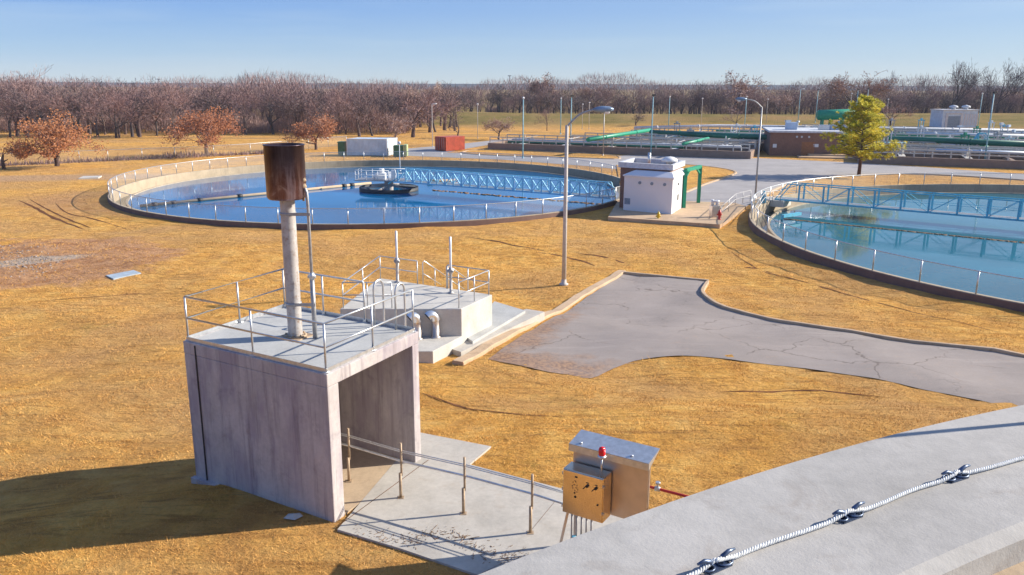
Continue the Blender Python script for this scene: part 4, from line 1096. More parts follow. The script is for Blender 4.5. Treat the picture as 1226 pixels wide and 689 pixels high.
# meter pedestal, hydrants
q = at(855, 260, .3); mp_ = thing('meter_cabinet', q, 'white meter cabinet with fittings on the pad right of the hut', 'cabinet')
MB().box(q, (.75, .55, 1.0), .3).build('body', M['inoxd'], mp_, .03)
mb = MB().tube([q+V(-.22, 0, 1.0), q+V(-.22, 0, 1.5)], .13, 10); mb.tube([q+V(.2, 0, 1.0), q+V(.2, 0, 1.45)], .15, 10); mb.tube([q+V(-.35, -.05, 1.35), q+V(.35, -.05, 1.35)], .1, 8); mb.build('meter', M['white'], mp_)
def hydrant(p, m, label):
    o = thing('fire_hydrant', p, label, 'hydrant', 'fire hydrants')
    MB().lathe(p, [(.17, 0), (.17, .06), (.12, .08), (.12, .55), (.16, .57), (.16, .62), (.12, .66), (.09, .76), (.03, .80), (.03, .86), (0, .86)], 16).build('barrel', M[m], o)
    mb = MB(); 
    for a in (0, math.pi, -math.pi/2): mb.tube([p+V(0, 0, .42), p+V(.22*math.cos(a), .22*math.sin(a), .42)], .065, 8)
    mb.build('outlet', M[m], o)
hydrant(at(788, 265, .05), 'yellow', 'yellow fire hydrant in front of the white hut'); hydrant(at(861, 263, .3), 'red', 'red fire hydrant at the corner of the pad')
# small hand rails beside the path
def small_rail(l, z, label, m='galvd', r=.03):
    pts = [at(*p, z) for p in l]; o = thing('handrail', pts[0], label, 'handrail')
    railing(o, pts, [2]*(len(pts)-1), base=False, m=m, r=r, name='rails'); return o
small_rail([(863, 262), (880, 246), (898, 241)], .3, 'low grey handrail from the red hydrant up to the road')
small_rail([(903, 262), (915, 244), (934, 241)], .55, 'grey handrail round the landing left of the blue bridge')
# ------------------------------------------------------------------ containers
def corrugated(o, a, b, h, z0, m, name='side_panel', n=28):
    d = b-a; t = d.normalized(); nn = V(t.y, -t.x, 0); mb = MB(); vs = []; k = 0
    N_ = n*4
    for i in range(N_+1):
        p = a+d*(i/N_)+nn*(.03 if (i % 4) in (1, 2) else 0); vs += [V(p.x, p.y, z0), V(p.x, p.y, z0+h)]
    mb.add(vs, [(2*i, 2*i+2, 2*i+3, 2*i+1) for i in range(N_)]); return mb.build(name, M[m], o)
c0a, c0b = at(416, 187, 0), at(463.5, 187.5, 0); 
ct = thing('storage_container', c0a, 'long pale blue storage container beside the left pool fence', 'container')
d = (c0b-c0a); back = V(1.2, 3.4, 0)
MB().frame_box(c0a+V(0, 0.05, .1), d, back, V(0, 0, 2.6)).build('body', M['contblue'], ct)
corrugated(ct, c0a, c0b, 2.5, .15, 'contblue')
mb = MB()
for p in (c0a, c0b, c0b+back): mb.bar(p+V(0, 0, .1), p+V(0, 0, 2.7), .14)
mb.bar(c0a+V(0, 0, 2.66), c0b+V(0, 0, 2.66), .12); mb.bar(c0b+V(0, 0, 2.66), c0b+back+V(0, 0, 2.66), .12); mb.build('corner_frame', M['white'], ct)
MB().frame_box(c0b+back*.1+V(.03, 0, .2), back*.8, V(.03, 0, 0), V(0, 0, 2.3)).build('door', M['white'], ct)
q = c0a+V(-.9, .6, 0); gb = thing('green_bin', q, 'dark green bin tucked at the left end of the blue container', 'bin', 'green bins'); MB().box(q+V(0, 0, .1), (1.1, 1.6, 2.0)).build('body', M['greenbox'], gb, .05); MB().box(q+V(0, 0, 2.1), (1.2, 1.7, .12)).build('lid', M['greenbox'], gb)
q = c0b+V(1.9, -.3, 0); gb = thing('green_bin', q, 'green bin with pale side right of the blue container', 'bin', 'green bins'); MB().box(q+V(0, 0, .1), (1.5, 1.8, 1.7)).build('body', M['greenbox'], gb, .05); MB().box(q+V(1.1, 0, .1), (.6, 1.7, 1.8)).build('side_hopper', M['ltgreen'], gb, .05)
r0, r1_, r2_ = at(521, 180.5, 0), at(534, 181.8, 0), at(556.5, 180, 0)
rc2 = thing('shipping_container', r0, 'red shipping container standing at the road fork', 'container')
MB().prism([(p.x, p.y) for p in (r0, r1_, r2_, r2_+(r0-r1_))], .1, 2.4).build('body', M['contred'], rc2)
corrugated(rc2, r1_, r2_, 2.2, .15, 'contred', n=20); 
dd = (r1_-r0)
for k in (.05, .53): MB().frame_box(r0+dd*k+V(0, -.04, .2), dd*.42, V(-.01, -.05, 0), V(0, 0, 2.1)).build('door', M['contred'], rc2)
mb = MB()
for k in (.2, .4, .62, .82): mb.tube([r0+dd*k+V(0, -.12, .2), r0+dd*k+V(0, -.12, 2.3)], .03, 6)
mb.build('lock_rod', M['galvd'], rc2)
# ------------------------------------------------------------------ brick building on the right, utility block
k0, k1 = at(920.5, 186.5, 0), at(993, 188, 0); kx = (k1-k0).normalized(); kw = (k1-k0).length; ky = V(-kx.y, kx.x, 0)
if ky.y < 0: ky = -ky
bb = thing('brick_building', k0, 'flat roofed brick control building left of the pine', 'building')
mb = MB().frame_box(k0, kx*(kw+1.5), ky*11, V(0, 0, 3.75)); mb.build('wall', M['brick'], bb)
mb = MB().frame_box(k0-kx*.3-ky*.3+V(0, 0, 3.75), kx*(kw+2.1), ky*11.6, V(0, 0, .3)); mb.build('roof', M['parap'], bb)
MB().frame_box(k0+kx*kw*.53-ky*.03, kx*2.0, ky*.05, V(0, 0, 2.3)).build('door', M['wooddoor'], bb)
MB().frame_box(k0+kx*.5-ky*.03+V(0, 0, 1.3), kx*.6, ky*.05, V(0, 0, .6)).build('sign', M['white'], bb)
MB().frame_box(k0+kx*kw*.72-ky*.03+V(0, 0, 1.5), kx*.8, ky*.05, V(0, 0, .5)).build('sign', M['white'], bb)
for k in (.44, .52, .64): c = k0+kx*kw*k+V(0, 0, 3.1); MB().tube([c, c-ky*.1], .17, 10).build('wall_lamp', M['parap'], bb)
for (a, b_, w_, h_, m_) in ((1.8*2, 4, 1.8, 1.2, 'hutroof'), (8.8, 4.5, 1.6, .8, 'galv'), (11, 5, 2.2, .9, 'hutroof'), (13.2, 4, 1.0, .6, 'galv')):
    p = k0+kx*a+ky*b_+V(0, 0, 4.05); MB().box(p, (w_, w_*.8, h_), math.atan2(kx.y, kx.x)).build('roof_unit', M[m_], bb, .05)
st_ = MB().frame_box(k0+kx*4.2-ky*4+V(0, 0, 0), kx*11, ky*2.6, V(0, 0, .22)); st_.frame_box(k0+kx*6+ky*-1.4+V(0, 0, 0), kx*9, ky*1.3, V(0, 0, .45))
st_.build('step', M['kerb'], bb)
p0, p1 = aty(978, 138, 165), aty(1012, 137, 165)
gt = thing('green_tank', p0, 'horizontal green tank showing above the brick building roof', 'tank')
MB().tube([p0, p0+V(.3, 0, 0), p1+V(1.6, 0, 0), p1+V(1.9, 0, 0)], [.6, 1.0, 1.0, .6], 20).build('shell', M['green'], gt)
for s_ in (.2, .5, .9): qq = p0.lerp(p1, s_); MB().box((qq.x, qq.y, 0), (.3, 1.2, qq.z-.7)).build('saddle', M['green'], gt)
u0, u1 = aty(1127.5, 150, 228), aty(1169, 150, 230); u0.z = u1.z = 0
ub = thing('utility_block', u0, 'pale blue grey utility block with dark doorway before the far bank', 'building')
ux = (u1-u0).normalized(); uy = V(-ux.y, ux.x, 0); ul = (u1-u0).length
MB().frame_box(u0, ux*ul, uy*5, V(0, 0, 4.6)).build('wall', M['contblue'], ub)
MB().frame_box(u0-ux*.2-uy*.2+V(0, 0, 4.6), ux*(ul+.4), uy*5.4, V(0, 0, .25)).build('roof', M['parap'], ub)
MB().frame_box(u0+ux*ul*.15-uy*.06, ux*ul*.35, uy*.1, V(0, 0, 3.1)).build('door', M['doorblue'] if 'doorblue' in M else M['lampgrey'], ub)
ringb = MB(); ringb.frame_box(u0+ux*ul*.08-uy*.15, ux*.7, uy*.15, V(0, 0, 3.6)); ringb.frame_box(u0+ux*ul*.51-uy*.15, ux*.7, uy*.15, V(0, 0, 3.6)); ringb.frame_box(u0+ux*ul*.08-uy*.15+V(0, 0, 3.6), ux*(ul*.43+.7), uy*.15, V(0, 0, .4)); ringb.build('door_surround', M['parap'], ub)
for k in range(6): MB().frame_box(u0+ux*(ul*.62+k*.75)-uy*.05+V(0, 0, .7), ux*.5, uy*.06, V(0, 0, 3)).build('louvre', M['parap'], ub)
for k in (.42, .78): qq = u0+ux*ul*k+uy*2+V(0, 0, 4.85); MB().lathe(qq, [(.6, 0), (.6, .4), (1.2, .5), (1.0, .9), (0, 1.2)], 14).build('roof_vent', M['parap'], ub)

# ------------------------------------------------------------------ treatment basins
bo = at(584, 179.5, 0); be = at(1226, 203, 0)
bu = (be-bo).normalized(); bv = V(-bu.y, bu.x, 0)
if bv.y < 0: bv = -bv
LEN = 190
rnd = random.Random(21)
rows = [(0, 8.5, 0, 1.15), (9.5, 8.5, 12, 1.25), (19, 9, 22, 1.3), (29, 9.5, 18, 1.35), (39.5, 10, 30, 1.35), (50.5, 10, 42, 1.3), (61.5, 10, 48, 1.25)]
def bp(a, b, z): return bo+bu*a+bv*b+V(0, 0, z)
BLD_A = (k0-bo).dot(bu)-2; BLD_B = BLD_A+kw+6
for i, (b, w_, s_, h_) in enumerate(rows):
    lab = ['nearest', 'second', 'third', 'fourth', 'fifth', 'sixth', 'farthest'][i]
    bs = thing('treatment_basin', bp(s_, b, 0), lab+' of the long concrete treatment basins behind the road, with railings', 'basin', 'long treatment basins')
    segs = [(s_, LEN)]
    if i < 2: segs = [(s_, BLD_A), (BLD_B, LEN)]
    for (a0, a1) in segs:
        mb = MB()
        mb.frame_box(bp(a0, b, -.3), bu*(a1-a0), bv*.6, V(0, 0, h_+.3)); mb.frame_box(bp(a0, b+w_-.6, -.3), bu*(a1-a0), bv*.6, V(0, 0, h_+.3))
        mb.frame_box(bp(a0, b+.6, -.3), bu*.6, bv*(w_-1.2), V(0, 0, h_+.3)); mb.frame_box(bp(a1-.6, b+.6, -.3), bu*.6, bv*(w_-1.2), V(0, 0, h_+.3))
        x = a0+20
        while x < a1-5: mb.frame_box(bp(x, b+.6, -.3), bu*.5, bv*(w_-1.2), V(0, 0, h_+.28)); x += 22
        mb.build('wall', M['basin'], bs)
        MB().frame_box(bp(a0+.6, b+.6, .1), bu*(a1-a0-1.2), bv*(w_-1.2), V(0, 0, h_-1.15)).build('water_surface', M['water3'], bs)
        for bb_ in (b+.3, b+w_-.3):
            rm = 'railtan' if 'railtan' in M else 'pipe_grey'
            mb = MB()
            for hh in (1.05, .55): mb.bar(bp(a0+.3, bb_, h_+hh), bp(a1-.3, bb_, h_+hh), .15, .15)
            n = int((a1-a0)/2.4)
            for k in range(n+1): mb.bar(bp(a0+.3+(a1-a0-.6)*k/n, bb_, h_), bp(a0+.3+(a1-a0-.6)*k/n, bb_, h_+1.05), .17)
            mb.build('railing', M['railc'] if 'railc' in M else M['whiteconc'], bs)
        # cross gates and channel gear
        x = a0+6
        while x < a1-4:
            if rnd.random() < .75:
                mb = MB(); p = bp(x, b+w_/2, h_-.1)
                mb.bar(bp(x, b+.6, h_+.02), bp(x, b+w_-.6, h_+.02), .9, .08)
                mb.bar(bp(x+.4, b+.6, h_+1.0), bp(x+.4, b+w_-.6, h_+1.0), .06)
                mb.box(bp(x, b+w_*.5, h_+.06), (.5, .5, rnd.uniform(.5, 1.0)), .4); mb.tube([bp(x, b+w_*.3, h_), bp(x, b+w_*.3, h_+1.5)], .07, 6)
                mb.build('catwalk', M[rnd.choice(['galvd', 'parap', 'pipe_grey', 'whiteconc'])], bs)
            x += rnd.uniform(5, 11)
# big pipes above the basins
def big_pipe(l, z, r, m, label, flange=9):
    r *= .85; pts = [at(*p, z) for p in l]; o = thing('process_pipe', pts[0], label, 'pipe', 'process pipes over the basins')
    MB().tube(pts, r, 14).build('pipe', M[m], o)
    for i in range(len(pts)-1):
        d = pts[i+1]-pts[i]; n = max(1, int(d.length/flange)); t = d.normalized()
        for k in range(n):
            p = pts[i]+d*((k+.5)/n); MB().tube([p-t*.12, p+t*.12], r*1.22, 14).build('flange', M[m], o)
            MB().box((p.x+t.x*.8, p.y+t.y*.8, .2), (.25, r*1.6, z-.3)).build('support', M['pipe_grey'], o)
    return o
big_pipe([(704, 167.5), (742, 161.5), (778, 156)], 2.6, .4, 'green', 'sloping bright green pipe at the left end of the basins')
big_pipe([(779, 158.5), (850, 162), (920, 164.5), (1000, 165), (1100, 167.5), (1230, 173)], 2.6, .55, 'greend', 'long dark green pipe running right across the basins')
big_pipe([(818, 172.5), (848, 166)], 2.2, .3, 'green', 'short green branch pipe below the long green pipe')
big_pipe([(760, 153.5), (860, 151), (1000, 153), (1230, 157)], 2.2, .42, 'parap', 'pale blue white pipe along the far basins')
big_pipe([(1085, 160.5), (1230, 163.5)], 2.2, .45, 'parap', 'pale pipe just above the dark green pipe at right')
big_pipe([(1120, 180.5), (1230, 184)], 1.7, .35, 'hutroof', 'low blue grey pipe in the near right basin')
rc3 = random.Random(31)
for i, (b, w_, s_, h_) in enumerate(rows):
    for j in range(3):
        a0 = s_+rc3.uniform(2, 60) if j else s_+3; a1 = min(LEN-2, a0+rc3.uniform(30, 90))
        if i < 2 and a0 < BLD_B and a1 > BLD_A: a0, a1 = (s_+3, BLD_A-2) if j % 2 else (BLD_B+2, LEN-4)
        v_ = b+w_*(.25+.22*j); z_ = h_+rc3.uniform(.15, .7); r_ = rc3.uniform(.1, .22)
        if a1-a0 < 8: continue
        mcol = rc3.choice(['bluelt', 'parap', 'green', 'hutroof', 'pipe_grey', 'greend'])
        cn = dict(bluelt='thin light blue', parap='thin pale', green='thin green', hutroof='thin blue grey', pipe_grey='thin dull grey', greend='thin dark teal')[mcol]
        o = thing('service_pipe', bp(a0, v_, h_), cn+' service pipe along the '+['nearest', 'second', 'third', 'fourth', 'fifth', 'sixth', 'farthest'][i]+' treatment basin', 'pipe', 'thin service pipes over the basins')
        MB().tube([bp(a0, v_, h_-.3), bp(a0, v_, z_), bp(a1, v_, z_), bp(a1, v_, h_-.3)], r_, 8).build('pipe', M[mcol], o)
        n_ = int((a1-a0)/7); mb = MB()
        for k in range(1, n_): p_ = bp(a0+(a1-a0)*k/n_, v_, 0); mb.bar(p_+V(0, 0, .3), p_+V(0, 0, z_), .14)
        if n_ > 1: mb.build('support', M['pipe_grey'], o)
for k in range(34):
    i = rc3.randrange(7); b, w_, s_, h_ = rows[i]; a = rc3.uniform(s_+4, LEN-60)
    if i < 2 and BLD_A-3 < a < BLD_B+2: continue
    p = bp(a, b+w_-.3, h_); hh_ = rc3.uniform(1.6, 2.6); m_ = rc3.choice(['bluelt', 'white', 'galvd', 'green'])
    cn = dict(bluelt='light blue', white='white', galvd='grey steel', green='green')[m_]
    o = thing('gate_hoist', p, cn+' gate hoist frame standing on a basin wall among the walkways', 'hoist', cn+' gate hoists on the basins')
    MB().bar(p+bu*-.5, p+bu*-.5+V(0, 0, hh_), .14).build('post', M[m_], o); MB().bar(p+bu*.5, p+bu*.5+V(0, 0, hh_), .14).build('post', M[m_], o)
    mb = MB().bar(p+bu*-.7+V(0, 0, hh_), p+bu*.7+V(0, 0, hh_), .2); mb.tube([p+V(0, 0, .2), p+V(0, 0, hh_+.5)], .06, 6); mb.box(p+V(0, 0, hh_+.1), (.4, .35, .35), .3); mb.build('lifting_gear', M[m_], o)
# blue stair structure right
q = at(1178, 190, 1.2); sg = thing('blue_gantry', q, 'blue stair gantry with pale ladder at the foot of the right flood light', 'gantry')
e0, e1 = aty(1160, 176, 135), aty(1172, 160, 135)
mb = MB().bar(e0, e1, .5, .15); mb.bar(e1, aty(1180, 160, 135), .5, .2); mb.bar(aty(1180, 160, 135), aty(1179, 186, 135), .25); mb.bar(aty(1171, 160, 135), aty(1171, 178, 135), .25); mb.bar(aty(1171, 168, 135), aty(1181, 176, 135), .15); mb.build('stair', M['bluelt'], sg)
mb = MB().bar(aty(1176, 162, 131), aty(1186, 172, 131), .12); mb.bar(aty(1178, 160.5, 131), aty(1188, 170.5, 131), .12)
for k in range(5): mb.bar(aty(1176+2.2*k, 162+2.2*k, 131), aty(1178+2.2*k, 160.5+2.2*k, 131), .08)
mb.build('ladder', M['white'], sg)
mb = MB().tube([aty(1174, 176, 132), aty(1181, 178, 132)], .5, 10); mb.tube([aty(1176, 176, 132), aty(1176, 184, 132)], .35, 10); mb.build('valve', M['green'], sg)
# many small valve actuators near the far basins
for k in range(26):
    a = rnd.uniform(45, 105); b = rnd.uniform(40, 66); p = bp(a, b, 1.3)
    o = thing('valve_actuator', p, 'small pale valve actuator among the far basins left of the pine', 'actuator', 'valve actuators on the far basins')
    h = rnd.uniform(1.0, 2.2); MB().tube([p, p+V(0, 0, h)], .1, 6).build('stem', M['parap'], o); MB().box(p+V(0, 0, h), (rnd.uniform(.4, 1.4), .5, rnd.uniform(.3, .6)), rnd.random()).build('head', M[rnd.choice(['parap', 'hutroof', 'white'])], o)

# ------------------------------------------------------------------ far fence in the left field
def field_fence(l, label):
    pts = [gat(*p) for p in l]; o = thing('field_fence', pts[0], label, 'fence')
    poly = []
    for i in range(len(pts)-1):
        d = pts[i+1]-pts[i]; n = max(1, round(d.length/5))
        for k in range(n): poly.append(pts[i]+d*k/n)
    poly.append(pts[-1])
    for p in poly[:98]: MB().tube([p, p+V(0, 0, 1.7)], .045, 5).build('post', M['galv'], o)
    mb = MB().tube([p+V(0, 0, 1.68) for p in poly], .03, 5); mb.build('top_rail', M['galv'], o)
    vs = []
    for p in poly: vs += [p+V(0, 0, .02), p+V(0, 0, 1.65)]
    MB().add(vs, [(2*i, 2*i+2, 2*i+3, 2*i+1) for i in range(len(poly)-1)]).build('wire_mesh', M['fence2'], o)
field_fence([(-60, 201), (60, 197), (130, 193.5), (210, 190), (300, 185), (345, 181), (415, 174)], 'long chain link fence crossing the tan field at left')
# weeds along the fence
mb = MB(); rnd = random.Random(4)
for k in range(2600):
    u_ = rnd.random(); x = -60+u_*420; y = 201.5-u_*19.5+rnd.gauss(0, .4)
    if 200 < x < 260: y += rnd.uniform(-2, 1)
    p = gat(x, y); h = abs(rnd.gauss(.25, .25))+.1+(.6 if 195 < x < 235 and rnd.random() < .5 else 0); a = rnd.random()*6.28
    mb.add([p+V(-.08*math.cos(a), -.08*math.sin(a), 0), p+V(.08*math.cos(a), .08*math.sin(a), 0), p+V(rnd.uniform(-.2, .2), rnd.uniform(-.2, .2), h)], [(0, 1, 2)])
struct(mb.build('weeds', M['twig']), 'stuff')
q = gat(40, 201)
# old post stump at far left
q = gat(5, 203); mb = MB().tube([q, q+V(-.1, 0, 1.1), q+V(.15, 0, 2.0)], [.25, .2, .1], 7); mb.tube([q+V(0, 0, 1), q+V(.7, 0, 1.3)], [.12, .05], 6); tag(mb.build('tree_stump', M['bark']), 'small broken tree stump at the far left field edge', 'stump')

# ------------------------------------------------------------------ trees
def grow_tree(seed, H=11, spread=.5, levels=5, twig_w=.035, trunk_h=.22, twigs=3, droop=0, leafy=0, leaf=.12, low=False, kx=1.0):
    rnd = random.Random(seed); tr, cr, lf = MB(), MB(), MB()
    def rot(d, ang):
        ax = d.orthogonal().normalized(); ax = Matrix.Rotation(rnd.uniform(0, 2*math.pi), 3, d) @ ax
        return (Matrix.Rotation(ang, 3, ax) @ d).normalized()
    def flat(p, q_, w0, w1):
        p, q_ = V(p.x*kx, p.y*kx, p.z), V(q_.x*kx, q_.y*kx, q_.z)
        d = (q_-p); s_ = d.cross(V(rnd.uniform(-1, 1), rnd.uniform(-1, 1), rnd.uniform(-1, 1)))
        if s_.length < 1e-6: return
        s_.normalize(); cr.add([p-s_*w0/2, p+s_*w0/2, q_+s_*w1/2, q_-s_*w1/2], [(0, 1, 2, 3)])
    def br(p, d, ln, r, lv):
        n = 3 if lv <= 2 else 2; pts = [p]; rs = [r]; dd = d.copy()
        for k in range(n):
            dd = (dd+V(rnd.gauss(0, .13), rnd.gauss(0, .13), rnd.gauss(.05, .1)-droop)).normalized()
            pts.append(pts[-1]+dd*ln/n); rs.append(r*(1-.42*(k+1)/n))
        if lv <= 2: tr.tube([V(q_.x*kx, q_.y*kx, q_.z) for q_ in pts], rs, 6 if lv < 1 else 5 if lv < 2 else 3, cap=False)
        else:
            for k in range(n): flat(pts[k], pts[k+1], max(rs[k]*1.6, twig_w), max(rs[k+1]*1.6, twig_w*.6))
        if lv >= levels:
            if leafy:
                for _ in range(leafy):
                    q_ = pts[rnd.randint(0, n)]+V(rnd.gauss(0, .16), rnd.gauss(0, .16), rnd.gauss(0, .16)); q_ = V(q_.x*kx, q_.y*kx, q_.z); a = V(rnd.gauss(0, 1), rnd.gauss(0, 1), rnd.gauss(0, 1)).normalized()*leaf; b = a.orthogonal().normalized()*leaf*.7
                    lf.add([q_-a*.5, q_+b*.5, q_+a*.5, q_-b*.5], [(0, 1, 2, 3)])
            return
        nc = (rnd.randint(3, 4) if lv == 0 else rnd.randint(3, 4) if lv < levels-1 else twigs)
        for k in range(nc):
            t = 1.0 if k == 0 else rnd.uniform(.35 if lv else .6, 1)
            i = min(n-1, int(t*n)); q_ = pts[i].lerp(pts[i+1], t*n-i) if t < 1 else pts[-1]
            ang = rnd.uniform(.2, .45) if k == 0 else rnd.uniform(.45, 1.05)*(.7+spread*.6)
            br(q_, rot(dd, ang), ln*rnd.uniform(.62, .86), rs[-1]*rnd.uniform(.6, .85), lv+1)
    base = H*trunk_h
    br(V(0, 0, -.2), V(rnd.gauss(0, .05), rnd.gauss(0, .05), 1).normalized(), base+.2 if not low else base*.5, H*.022, 0)
    # fit to H
    zmax = max(v_[2] for v_ in tr.v+cr.v)
    return tr, cr, lf, H/zmax
def scale_mb(mb, s_): mb.v = [(a*s_, b*s_, c*s_) for a, b, c in mb.v]
def tree_proto(name, seed, label, group, bark='bark', tw='twig', lm=None, cut=0, **kw):
    tr, cr, lf, s_ = grow_tree(seed, **kw)
    for m_ in (tr, cr, lf): scale_mb(m_, s_)
    if cut:
        rr_ = random.Random(seed)
        for m_ in (cr, lf):
            v2, f2 = [], []
            for k in range(0, len(m_.v), 4):
                if m_.v[k][2] > cut*(1+.25*math.sin(m_.v[k][0]*1.7+m_.v[k][1]))+rr_.uniform(-.2, .2): o_ = len(v2); v2 += m_.v[k:k+4]; f2.append((o_, o_+1, o_+2, o_+3))
            m_.v, m_.f, m_.sm = v2, f2, [False]*len(f2)
    o = thing(name, (0, 0, 0), label, 'tree', group)
    tr.build('trunk', M[bark], o)
    c = cr.build('crown', M[tw], o)
    if lf.v: lf.build('leaves', M[lm], c)
    return o
def first_or_dup(proto, used, loc, rz, sc, label=None, group=None):
    if proto.name not in used:
        used.add(proto.name); proto.location = loc; proto.rotation_euler = (0, 0, rz); proto.scale = (sc, sc, sc) if not isinstance(sc, tuple) else sc
        if label: proto['label'] = label
        if group: proto['group'] = group
        return proto
    return dup(proto, loc, rz, sc, label, group)
used = set()
BT = [tree_proto('bare_tree', 40+i, 'bare tree', 'bare trees', bark=('bark', 'darkbark')[i % 2], tw=('twig', 'twig', 'twigdark')[i % 3], H=12, spread=.5+.1*(i % 3), levels=5, twigs=3, trunk_h=(.20, .27, .18, .25, .3, .22)[i], twig_w=.05) for i in range(6)]
RT_ = [tree_proto('russet_tree', 70+i, 'russet tree', 'russet trees', bark='bark', tw='twigred', lm='leafpink', H=12, spread=.6, levels=5, twigs=4, leafy=2, leaf=.24, trunk_h=.2, twig_w=.05) for i in range(2)]
TT = [tree_proto('tall_bare_tree', 90+i, 'tall', 'tall bare trees', bark='darkbark', H=21, spread=.1, levels=5, twigs=2, trunk_h=.3, twig_w=.1, tw='twigdark') for i in range(3)]
rnd = random.Random(77)
def topz(px, py, Y): return aty(px, py, Y).z
# named individual trees of the photo: base px, top py, proto, label
def spec(proto, bpx, Y, tpy, label, group, wide=1.0):
    r = aty(bpx, 150, Y); z = ht(r.x, Y); h = topz(bpx, tpy, Y)-z
    base_h = 21 if proto in TT else 12
    s_ = h/base_h
    return first_or_dup(proto, used, (r.x, Y, z-.1), rnd.uniform(0, 6.28), (s_*wide, s_*wide, s_), label, group)
spec(BT[0], 494, 178, 101, 'wide dark bare tree with long low limbs right of the pale blue container', 'bare trees along the field edge', 1.35)
spec(BT[1], 446, 182, 104, 'bare tree above the pale blue container', 'bare trees along the field edge', 1.1)
spec(BT[2], 430, 180, 106, 'leaning bare tree left above the pale blue container', 'bare trees along the field edge')
spec(BT[3], 322, 192, 96, 'pale bare tree above the rusty drum', 'bare trees along the field edge')
spec(BT[4], 354, 190, 101, 'bare tree right of the rusty drum at the field edge', 'bare trees along the field edge')
spec(BT[5], 165, 178, 103, 'round bare tree between the two left russet trees', 'bare trees along the field edge', 1.1)
spec(RT_[0], 648, 300, 86, 'pinkish tall russet tree above the middle of the basins', 'tall russet trees in the wood', 1.1)
spec(RT_[1], 710, 305, 97, 'small reddish tree beyond the near lamp head', 'tall russet trees in the wood')
spec(RT_[0], 877, 285, 84, 'tall russet crown left of the brick building', 'tall russet trees in the wood', 1.2)
spec(RT_[1], 1018, 290, 84, 'broad russet crown just behind the pine top', 'tall russet trees in the wood', 1.35)
spec(RT_[0], 522, 300, 96, 'small russet top in the wood above the red container', 'tall russet trees in the wood', .8)
spec(RT_[1], 447, 300, 99, 'small russet top in the wood above the blue container', 'tall russet trees in the wood', .8)
spec(BT[3], 1066, 215, 119, 'dark bare tree right of the pine with leaning limbs', 'bare trees by the basins', 1.35)
spec(BT[1], 881, 225, 125, 'pale low bare tree left behind the brick building', 'bare trees by the basins', 1.5)
spec(BT[2], 762, 225, 132, 'low round bare bush tree behind the green pipe', 'bare trees by the basins', 1.5)
spec(BT[4], 655, 205, 126, 'slim twiggy bare tree left of the near lamp post', 'bare trees by the basins', .9)
spec(RT_[1], 598, 172, 139, 'small russet orchard tree right of the red container', 'small orchard trees on the tan field', 1.5)
spec(BT[5], 547, 176, 137, 'small bare tree behind the red container', 'small orchard trees on the tan field', 1.5)
spec(RT_[0], 472, 158, 136, 'round russet tree behind the pale blue container', 'small orchard trees on the tan field', 1.3)
for k, (x, tp, lab) in enumerate([(1133, 70, 'first tall bare tree of the right row, with a forked top'), (1142, 73, 'slim tall bare tree close to the first of the right row'), (1163, 68, 'broad tall bare tree third from left in the right row'), (1181, 78, 'tall bare tree behind the blue flood light posts'), (1190, 69, 'leaning tall bare tree right of the blue flood light'), (1205, 70, 'dark trunked tall bare tree near the right edge'), (1219, 71, 'last tall bare tree in the frame at right'), (1240, 68, 'tall bare tree cut by the right frame edge')]):
    spec(TT[k % 3], x, 292+(k % 3)*6, tp, lab, 'tall bare trees in a row at right', .8)
spec(TT[1], 1060, 310, 82, 'single tall thin bare tree right of the pine', 'tall bare trees in a row at right', .6)
spec(TT[0], 1098, 310, 87, 'bare tree between the pine and the tall right row', 'tall bare trees in a row at right', .6)
# general tree line
zones = [(-60, 210, 176, 96, 'bare tree in the dense thicket behind the left field'), (205, 420, 190, 99, 'bare tree in the wood behind the left pool'), (410, 548, 198, 102, 'bare tree in the wood beyond the two containers'),
         (535, 900, 286, 103, 'bare tree in the wood behind the long green pipe'), (880, 1290, 290, 106, 'bare tree in the wood behind the right basins')]
cnt = 0
for (x0, x1, Y0, tp, lab) in zones:
    n = int((x1-x0)/(9 if Y0 < 250 else 8))
    for k in range(n):
        for row in range(2):
            px = x0+(x1-x0)*(k+rnd.random())/n; Y = Y0+row*(26 if Y0 < 250 else 14)+rnd.uniform(-5, 8)
            if Y0 < 250 and row == 0 and rnd.random() < (.15 if px < 210 else .45): continue
            pr_ = rnd.choice(BT if rnd.random() < .97 else RT_)
            r = aty(px, 150, Y); z = ht(r.x, Y); h = topz(px, tp+rnd.gauss(3 if row == 0 else -2, 5), Y)-z; s_ = h/12
            nm = lab if pr_ in BT else lab.replace('bare tree', 'russet leaved tree')
            first_or_dup(pr_, used, (r.x, Y, z-.15), rnd.uniform(0, 6.28), (s_*rnd.uniform(.85, 1.15),)*2+(s_,), nm, nm.replace('tree', 'trees', 1)); cnt += 1
